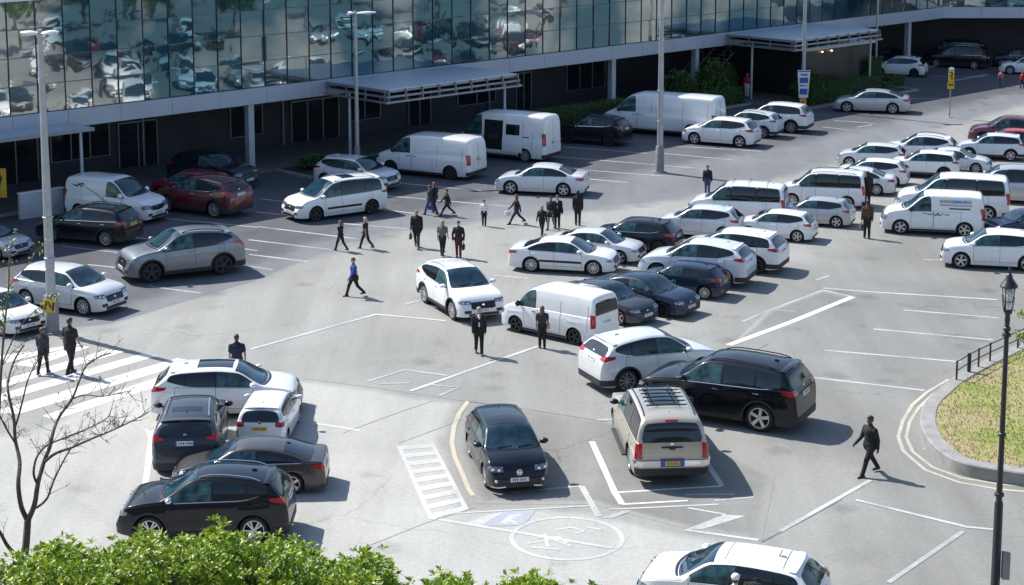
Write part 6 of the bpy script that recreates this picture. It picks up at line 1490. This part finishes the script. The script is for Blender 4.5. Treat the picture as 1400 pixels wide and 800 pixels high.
for i in range(NW):
    x = r_.uniform(X0, X1); dpt = r_.betavariate(1.3, 1.3); y = HY-.75+1.5*dpt
    zt = hedge_height(x)-.02 - .36*(y-HY) - .9*(dpt-.5)**2 + .05*math.sin(x*9)+.04*math.sin(y*13+x*5)
    dd = r_.random()**2.2; z = zt-.06-dd*.75
    if r_.random() < .03: z = zt+r_.uniform(0, .06)
    ax = Vector((r_.uniform(-.5, .5), (dpt-.5)*1.2-.35*dd+r_.uniform(-.4, .4), 1.0-.55*dd)); p = Vector((x, y, z))
    whorl(mb, r_, p, ax, r_.randint(6, 9), .064, .0135)
hedge = empty('hedge', ((X0+X1)/2, HY, 8.8)); tag(hedge, 'bright green leafy hedge cutting across the bottom of the view', 'hedge')
off = Vector(((X0+X1)/2, HY, 8.8)); mb.v = [tuple(Vector(v)-off) for v in mb.v]; mb.build('foliage', LF_HEDGE, hedge)
mb = MB()
for i in range(90):
    x = r_.uniform(X0, X1); y = HY+r_.uniform(-.5, .5); zt = hedge_height(x)-.45; q = [Vector((x+r_.uniform(-.1, .1), y, 8.8)), Vector((x+r_.uniform(-.1, .1), y+r_.uniform(-.1, .1), (8.8+zt)/2)), Vector((x+r_.uniform(-.15, .15), y+r_.uniform(-.15, .15), zt))]
    mb.tube([v-off for v in q], [.014, .010, .005], 5)
mb.build('stems', M_BARK, hedge)
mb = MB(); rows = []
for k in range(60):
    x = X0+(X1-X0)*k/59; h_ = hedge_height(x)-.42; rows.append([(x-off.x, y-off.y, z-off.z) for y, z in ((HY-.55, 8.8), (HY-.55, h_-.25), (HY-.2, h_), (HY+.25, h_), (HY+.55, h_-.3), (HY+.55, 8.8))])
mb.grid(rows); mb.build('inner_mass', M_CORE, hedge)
mb = MB(); mb.box((0, 6.0, 4.4), (60, 23.2, 8.8)); o = mb.build('terrace', mat('terrace_earth', (.10,.085,.06), .95, var=.3), smooth=False); o['kind'] = 'structure'

# bare tree and yellow-leaved sapling behind the hedge
def limb(mb, px, r0, r1, Z, jit=.12, rr=None):
    pts = []; z = Z
    for i, (a, b) in enumerate(px):
        pts.append(depth_pt(a, b, Z+jit*math.sin(i*1.7+a*.05)))
    # subdivide smoothly
    P = smooth_path(pts, 4); n = len(P); mb.tube(P, [r0+(r1-r0)*(i/(n-1))**.8 for i in range(n)], 7); return P
def twigs(mb, r, P, n, ln, rad, up=.4, depth=1, tips=None):
    for _ in range(n):
        i = r.randint(int(len(P)*.25), len(P)-2); p = P[i]; t = (P[i+1]-P[i]).normalized(); d = (t*.7+rvec(r)*.8+Vector((0, 0, up))).normalized(); l = ln*r.uniform(.5, 1.2); q = [p]
        for k in range(4): d = (d+rvec(r)*.28+Vector((0, 0, .06))).normalized(); q.append(q[-1]+d*l/4)
        mb.tube(q, [rad, rad*.8, rad*.65, rad*.5, rad*.35], 5)
        if tips is not None: tips.append(q[-1])
        if depth: twigs(mb, r, q, 2, ln*.5, rad*.6, up, depth-1, tips)
TZ = 18.3; rt = random.Random(3); tips = []
tree_base = depth_pt(29, 805, TZ); tr = empty('bare_tree', (tree_base.x, tree_base.y, 8.8)); tag(tr, 'small bare tree with crooked forked trunk and thin twigs behind the green hedge', 'tree')
toff = Vector((tree_base.x, tree_base.y, 8.8))
mb = MB(); trunk_px = [(29, 808), (32, 775), (36, 742), (38, 712)]; limb(mb, trunk_px, .044, .036, TZ, .0); mb.v = [tuple(Vector(v)-toff) for v in mb.v]; mb.build('trunk', M_BARK, tr)
mb = MB()
L1 = limb(mb, [(38,712), (29,692), (25,662), (27,632), (21,602), (19,572), (12,540), (11,521), (20,492), (33,472)], .029, .007, TZ)
L2 = limb(mb, [(38,712), (47,690), (52,660), (60,632), (68,612), (73,590), (81,570), (98,546), (108,522), (118,500), (136,488), (152,483)], .030, .005, TZ)
L3 = limb(mb, [(60,632), (76,620), (98,612), (125,600), (150,590), (180,576), (203,563)], .018, .004, TZ)
L4 = limb(mb, [(52,664), (46,648), (50,626), (63,610), (90,598), (120,586), (146,572), (152,560)], .015, .004, TZ)
L5 = limb(mb, [(98,546), (115,540), (140,542), (165,537), (180,534)], .009, .003, TZ)
L6 = limb(mb, [(31,772), (22,760), (10,746), (0,728), (-18,700), (-30,660)], .026, .012, TZ)
L7 = limb(mb, [(50,694), (64,682), (74,656), (89,626), (98,612)], .014, .006, TZ)
L8 = limb(mb, [(19,590), (28,560), (38,520), (49,498), (55,486)], .012, .004, TZ)
L9 = limb(mb, [(21,606), (8,585), (-4,560), (-15,530)], .012, .005, TZ)
for P, n in ((L1, 16), (L2, 26), (L3, 28), (L4, 22), (L5, 14), (L6, 6), (L7, 8), (L8, 12), (L9, 8)): twigs(mb, rt, P, n, .25, .0038, .22, 2 if rt.random() < .6 else 1, tips)
mb.v = [tuple(Vector(v)-toff) for v in mb.v]; mb.build('crown', M_BARK, tr)
mb = MB()
for p in tips[::5]:
    if rt.random() < .5: leaf(mb, p-toff, rvec(rt), Vector((0, 0, 1)), .035, .008)
mb.build('buds', LF_YEL, tr)
SZ = 18.0; sb = depth_pt(-14, 805, SZ); soff = Vector((sb.x, sb.y, 8.8)); sp = empty('sapling', tuple(soff)); tag(sp, 'thin sapling with sparse yellow green leaves in front of silver car nose', 'tree')
mb = MB(); S1 = limb(mb, [(-14,806), (-10,700), (-3,600), (2,500), (7,440), (12,390), (13,350), (20,322)], .022, .004, SZ, .05)
S2 = limb(mb, [(2,500), (25,450), (48,425), (66,412), (82,405)], .008, .002, SZ); S3 = limb(mb, [(7,440), (-2,400), (-12,370)], .007, .003, SZ); S4 = limb(mb, [(12,392), (30,372), (48,345), (62,334)], .006, .002, SZ); S5 = limb(mb, [(0,505), (20,478), (45,462)], .006, .002, SZ)
mb.v = [tuple(Vector(v)-soff) for v in mb.v]; mb.build('trunk', M_BARK, sp)
mb = MB()
for P, n in ((S1[-14:], 52), (S2[8:], 36), (S3, 14), (S4[6:], 16), (S5, 10)):
    for _ in range(n):
        p = P[rt.randint(0, len(P)-1)]+rvec(rt)*rt.uniform(.01, .07); leaf(mb, p-soff, rvec(rt), Vector((0, 0, 1)), rt.uniform(.03, .06), .010)
mb.build('crown', LF_YEL, sp)
# leafy tree at the island, its trunk outside the picture
tb = Vector((*(14.27,46.61), KH-.02)); rtr = empty('leafy_tree', tuple(tb)); tag(rtr, 'tree with light green leaves reaching in beside the black street lantern', 'tree')
mb = MB(); mb.tube([(0, 0, 0), (.05, 0, 1.6), (0, .1, 4.2)], [.10, .08, .04], 8); mb.build('trunk', M_BARK, rtr)
mb = MB(); lf = MB(); r2 = random.Random(21)
for k in range(34):
    a = r2.uniform(0, 6.28); el = r2.uniform(-.1, .9); ln = r2.uniform(.6, 1.25); d = Vector((math.cos(a)*math.cos(el), math.sin(a)*math.cos(el), math.sin(el))); p = Vector((0, .08, r2.uniform(2.3, 4.1))); q = [p]
    for j in range(5): d = (d+rvec(r2)*.22+Vector((0, 0, -.05))).normalized(); q.append(q[-1]+d*ln/5)
    mb.tube(q, [.022, .018, .013, .009, .006, .003], 5)
    for j in range(70):
        f = r2.uniform(.35, 1)*5; i = min(4, int(f)); pp = q[i].lerp(q[i+1], f-i)+rvec(r2)*r2.uniform(.02, .16); leaf(lf, pp, rvec(r2)+Vector((0, 0, -.2)), Vector((0, 0, 1)), r2.uniform(.07, .12), .026)
mb.build('branches', M_BARK, rtr); lf.build('crown', LF_LITE, rtr)

def shrub(name, u, d, size, z0, lm, n, label, cat, leafs=.09, clip=False, rz=UA):
    p = FW(u, d, z0); o = empty(name, p, rz); tag(o, label, cat); r = random.Random(int(u*10)+n); mb = MB(); sx, sy, sz = size
    for k in range(n):
        if clip:   # box or column with soft edges
            q = Vector((r.uniform(-1, 1), r.uniform(-1, 1), r.uniform(0, 1))); f = r.random(); s_ = r.choice((-1, 1))
            if f < .35: q.x = s_*(.97+r.uniform(-.05, .04))
            elif f < .7: q.y = s_*(.97+r.uniform(-.06, .05))
            else: q.z = .97+r.uniform(-.05, .05)
            nrm = Vector((q.x**7, q.y**7, q.z**7+.1)); pos = Vector((q.x*sx/2, q.y*sy/2, q.z*sz))
        else:
            v = rvec(r); v.z = abs(v.z) if r.random() < .8 else v.z*.5; lob = 1+.20*math.sin(v.x*5+u)*math.cos(v.y*6)+.12*math.sin(v.z*9+v.x*7); rad = lob*(.82+.2*r.random()); nrm = v; pos = Vector((v.x*sx/2*rad, v.y*sy/2*rad, sz*.42+v.z*sz*.55*rad))
        dr = (nrm.normalized()*.8+rvec(r)*.8).normalized()
        leaf(mb, pos, dr, Vector((0, 0, 1)), leafs*r.uniform(.7, 1.3), leafs*.30)
    mb.build('foliage', lm, o)
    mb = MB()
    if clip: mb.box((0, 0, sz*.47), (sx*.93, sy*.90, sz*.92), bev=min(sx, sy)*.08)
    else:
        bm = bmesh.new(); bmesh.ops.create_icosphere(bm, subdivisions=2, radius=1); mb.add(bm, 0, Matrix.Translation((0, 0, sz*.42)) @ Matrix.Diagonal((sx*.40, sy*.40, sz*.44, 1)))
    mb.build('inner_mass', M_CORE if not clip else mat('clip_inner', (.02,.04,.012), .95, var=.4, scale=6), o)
    return o
shrub('hedge', 21.6, 1.5, (8.4, 1.3, 1.15), .1, LF_CLIP, 5200, 'low clipped hedge behind the black crossover and the tall open van', 'hedge', .10, True)
shrub('hedge', 33.4, 1.75, (4.8, 1.2, 1.0), .1, LF_CLIP, 2600, 'low clipped hedge behind the tail of the very long white van', 'hedge', .10, True)
shrub('hedge', 41.6, 5.25, (7.2, 1.3, 1.1), .1, LF_CLIP, 4200, 'low clipped hedge running below the blue parking board', 'hedge', .10, True)
shrub('bush', 31.2, .9, (2.6, 2.0, 2.3), .1, LF_DARK, 1700, 'big rounded dark bush just beyond the tall lamp post by the long van', 'bush', .16)
shrub('bush', 34.6, .95, (3.4, 2.0, 2.6), .1, LF_DARK, 2200, 'big shaggy dark bush in front of the staircase', 'bush', .16)
shrub('bush', 39.0, 4.9, (2.6, 1.7, 2.0), .1, LF_DARK, 1800, 'rounded bush beside the entrance lobby, next to the person in red', 'bush', .14)
shrub('bush', 2.4, 1.6, (1.7, 1.3, .7), .1, LF_DARK, 900, 'small dark bush in the planting bed behind the white hatchback', 'bush', .12)
shrub('bush', 3.7, 2.0, (1.1, 1.0, .55), .1, LF_DARK, 500, 'tiny dark bush at the outer end of planting bed by the lamp post', 'bush', .12)
shrub('bush', 18.0, 1.9, (1.6, 1.1, .9), .1, LF_DARK, 700, 'small dark bush in front of hedge beside the tall open van', 'bush', .12)
shrub('topiary', 47.4, 3.45, (1.6, 1.3, 1.95), .12, LF_CLIP, 2000, 'clipped column shrub at the hedge end beside the white hatchback', 'shrub', .10, True)
shrub('bush', 46.0, 5.2, (2.2, 1.4, .7), .1, LF_CLIP, 1300, 'low spreading bush at foot of the clipped column shrub', 'bush', .11)
shrub('hedge', 50.0, 3.6, (1.7, 1.0, .55), .02, LF_CLIP, 1000, 'short low hedge stub between white hatchback and silver fastback', 'hedge', .10, True)
# unseen trees added beyond the outer rows for the glass to mirror
r5 = random.Random(8)
def big_tree(x, y, h, label):
    o = empty('tree', (x, y, 0)); tag(o, label, 'tree', 'broad trees beyond the outer parking rows')
    mb = MB(); mb.tube([(0, 0, 0), (.1, 0, h*.3), (0, .1, h*.6)], [.28, .2, .1], 8)
    cl = []
    for k in range(9):
        a = r5.uniform(0, 6.28); p = Vector((math.cos(a)*h*.22, math.sin(a)*h*.22, h*r5.uniform(.45, .9))); cl.append((p, h*r5.uniform(.13, .22))); mb.tube([(0, .05, h*r5.uniform(.3, .5)), tuple(p*.6+Vector((0, 0, h*.22))), tuple(p)], [.09, .06, .03], 6)
    mb.build('trunk', M_BARK, o); lf = MB()
    for p, rr in cl:
        for k in range(260):
            q = p+rvec(r5)*rr*r5.random()**.4; leaf(lf, q, rvec(r5), Vector((0, 0, 1)), r5.uniform(.22, .38), .09)
    lf.build('crown', LF_DARK, o)
for i, (x, y, h) in enumerate(((46, 61, 5.6), (51, 69, 5.2), (48.5, 54, 6), (56, 76, 6.2), (57, 62, 6.6), (62, 44, 8.5), (66, 53, 10), (64, 62, 7.5), (70, 70, 11), (72, 84, 9), (76, 92, 11), (74, 104, 8.5))):
    big_tree(x, y, h, 'broad dark tree out of view beyond the outer parking rows')
# ---------------------------------------------------------------- light, sky, camera
sc = bpy.context.scene
w = bpy.data.worlds.new('World'); sc.world = w; w.use_nodes = True; nt = w.node_tree
sky = nt.nodes.new('ShaderNodeTexSky'); sky.sky_type = 'NISHITA'; sky.sun_disc = False
EL = 46.; AZ = math.degrees(math.atan2(.60, -.80))      # direction to the sun, counter-clockwise from +x
sky.sun_elevation = R(EL); sky.sun_rotation = R(90-AZ); sky.air_density = 1.0; sky.dust_density = .8; sky.ozone_density = 1.2
nt.links.new(sky.outputs[0], nt.nodes['Background'].inputs[0]); nt.nodes['Background'].inputs[1].default_value = .118
sl = bpy.data.lights.new('sun', 'SUN'); sl.energy = 4.35; sl.angle = R(.55); sl.color = (1., .965, .91); so = bpy.data.objects.new('sun', sl); COL.objects.link(so)
dv = Vector((-math.cos(R(AZ))*math.cos(R(EL)), -math.sin(R(AZ))*math.cos(R(EL)), -math.sin(R(EL)))); so.rotation_euler = dv.to_track_quat('-Z', 'Y').to_euler(); so.location = (-40, 60, 60)
cam = bpy.data.cameras.new('camera'); co = bpy.data.objects.new('camera', cam); COL.objects.link(co); sc.camera = co
cam.sensor_width = 36; cam.lens = 36*2500/1400; cam.shift_y = -(400-193)/1400; cam.clip_end = 4000; cam.clip_start = .5
co.location = (0, 0, H_CAM); co.rotation_euler = (R(90)-math.atan2(420, 2500), 0, 0)
vs = sc.view_settings; vs.view_transform = 'Standard'; vs.look = 'None'; vs.gamma = 1; vs.use_curve_mapping = False; vs.exposure = .67
sc.cycles.use_denoising = True; sc.cycles.max_bounces = 6; sc.cycles.diffuse_bounces = 3; sc.cycles.glossy_bounces = 4; sc.cycles.transparent_max_bounces = 6
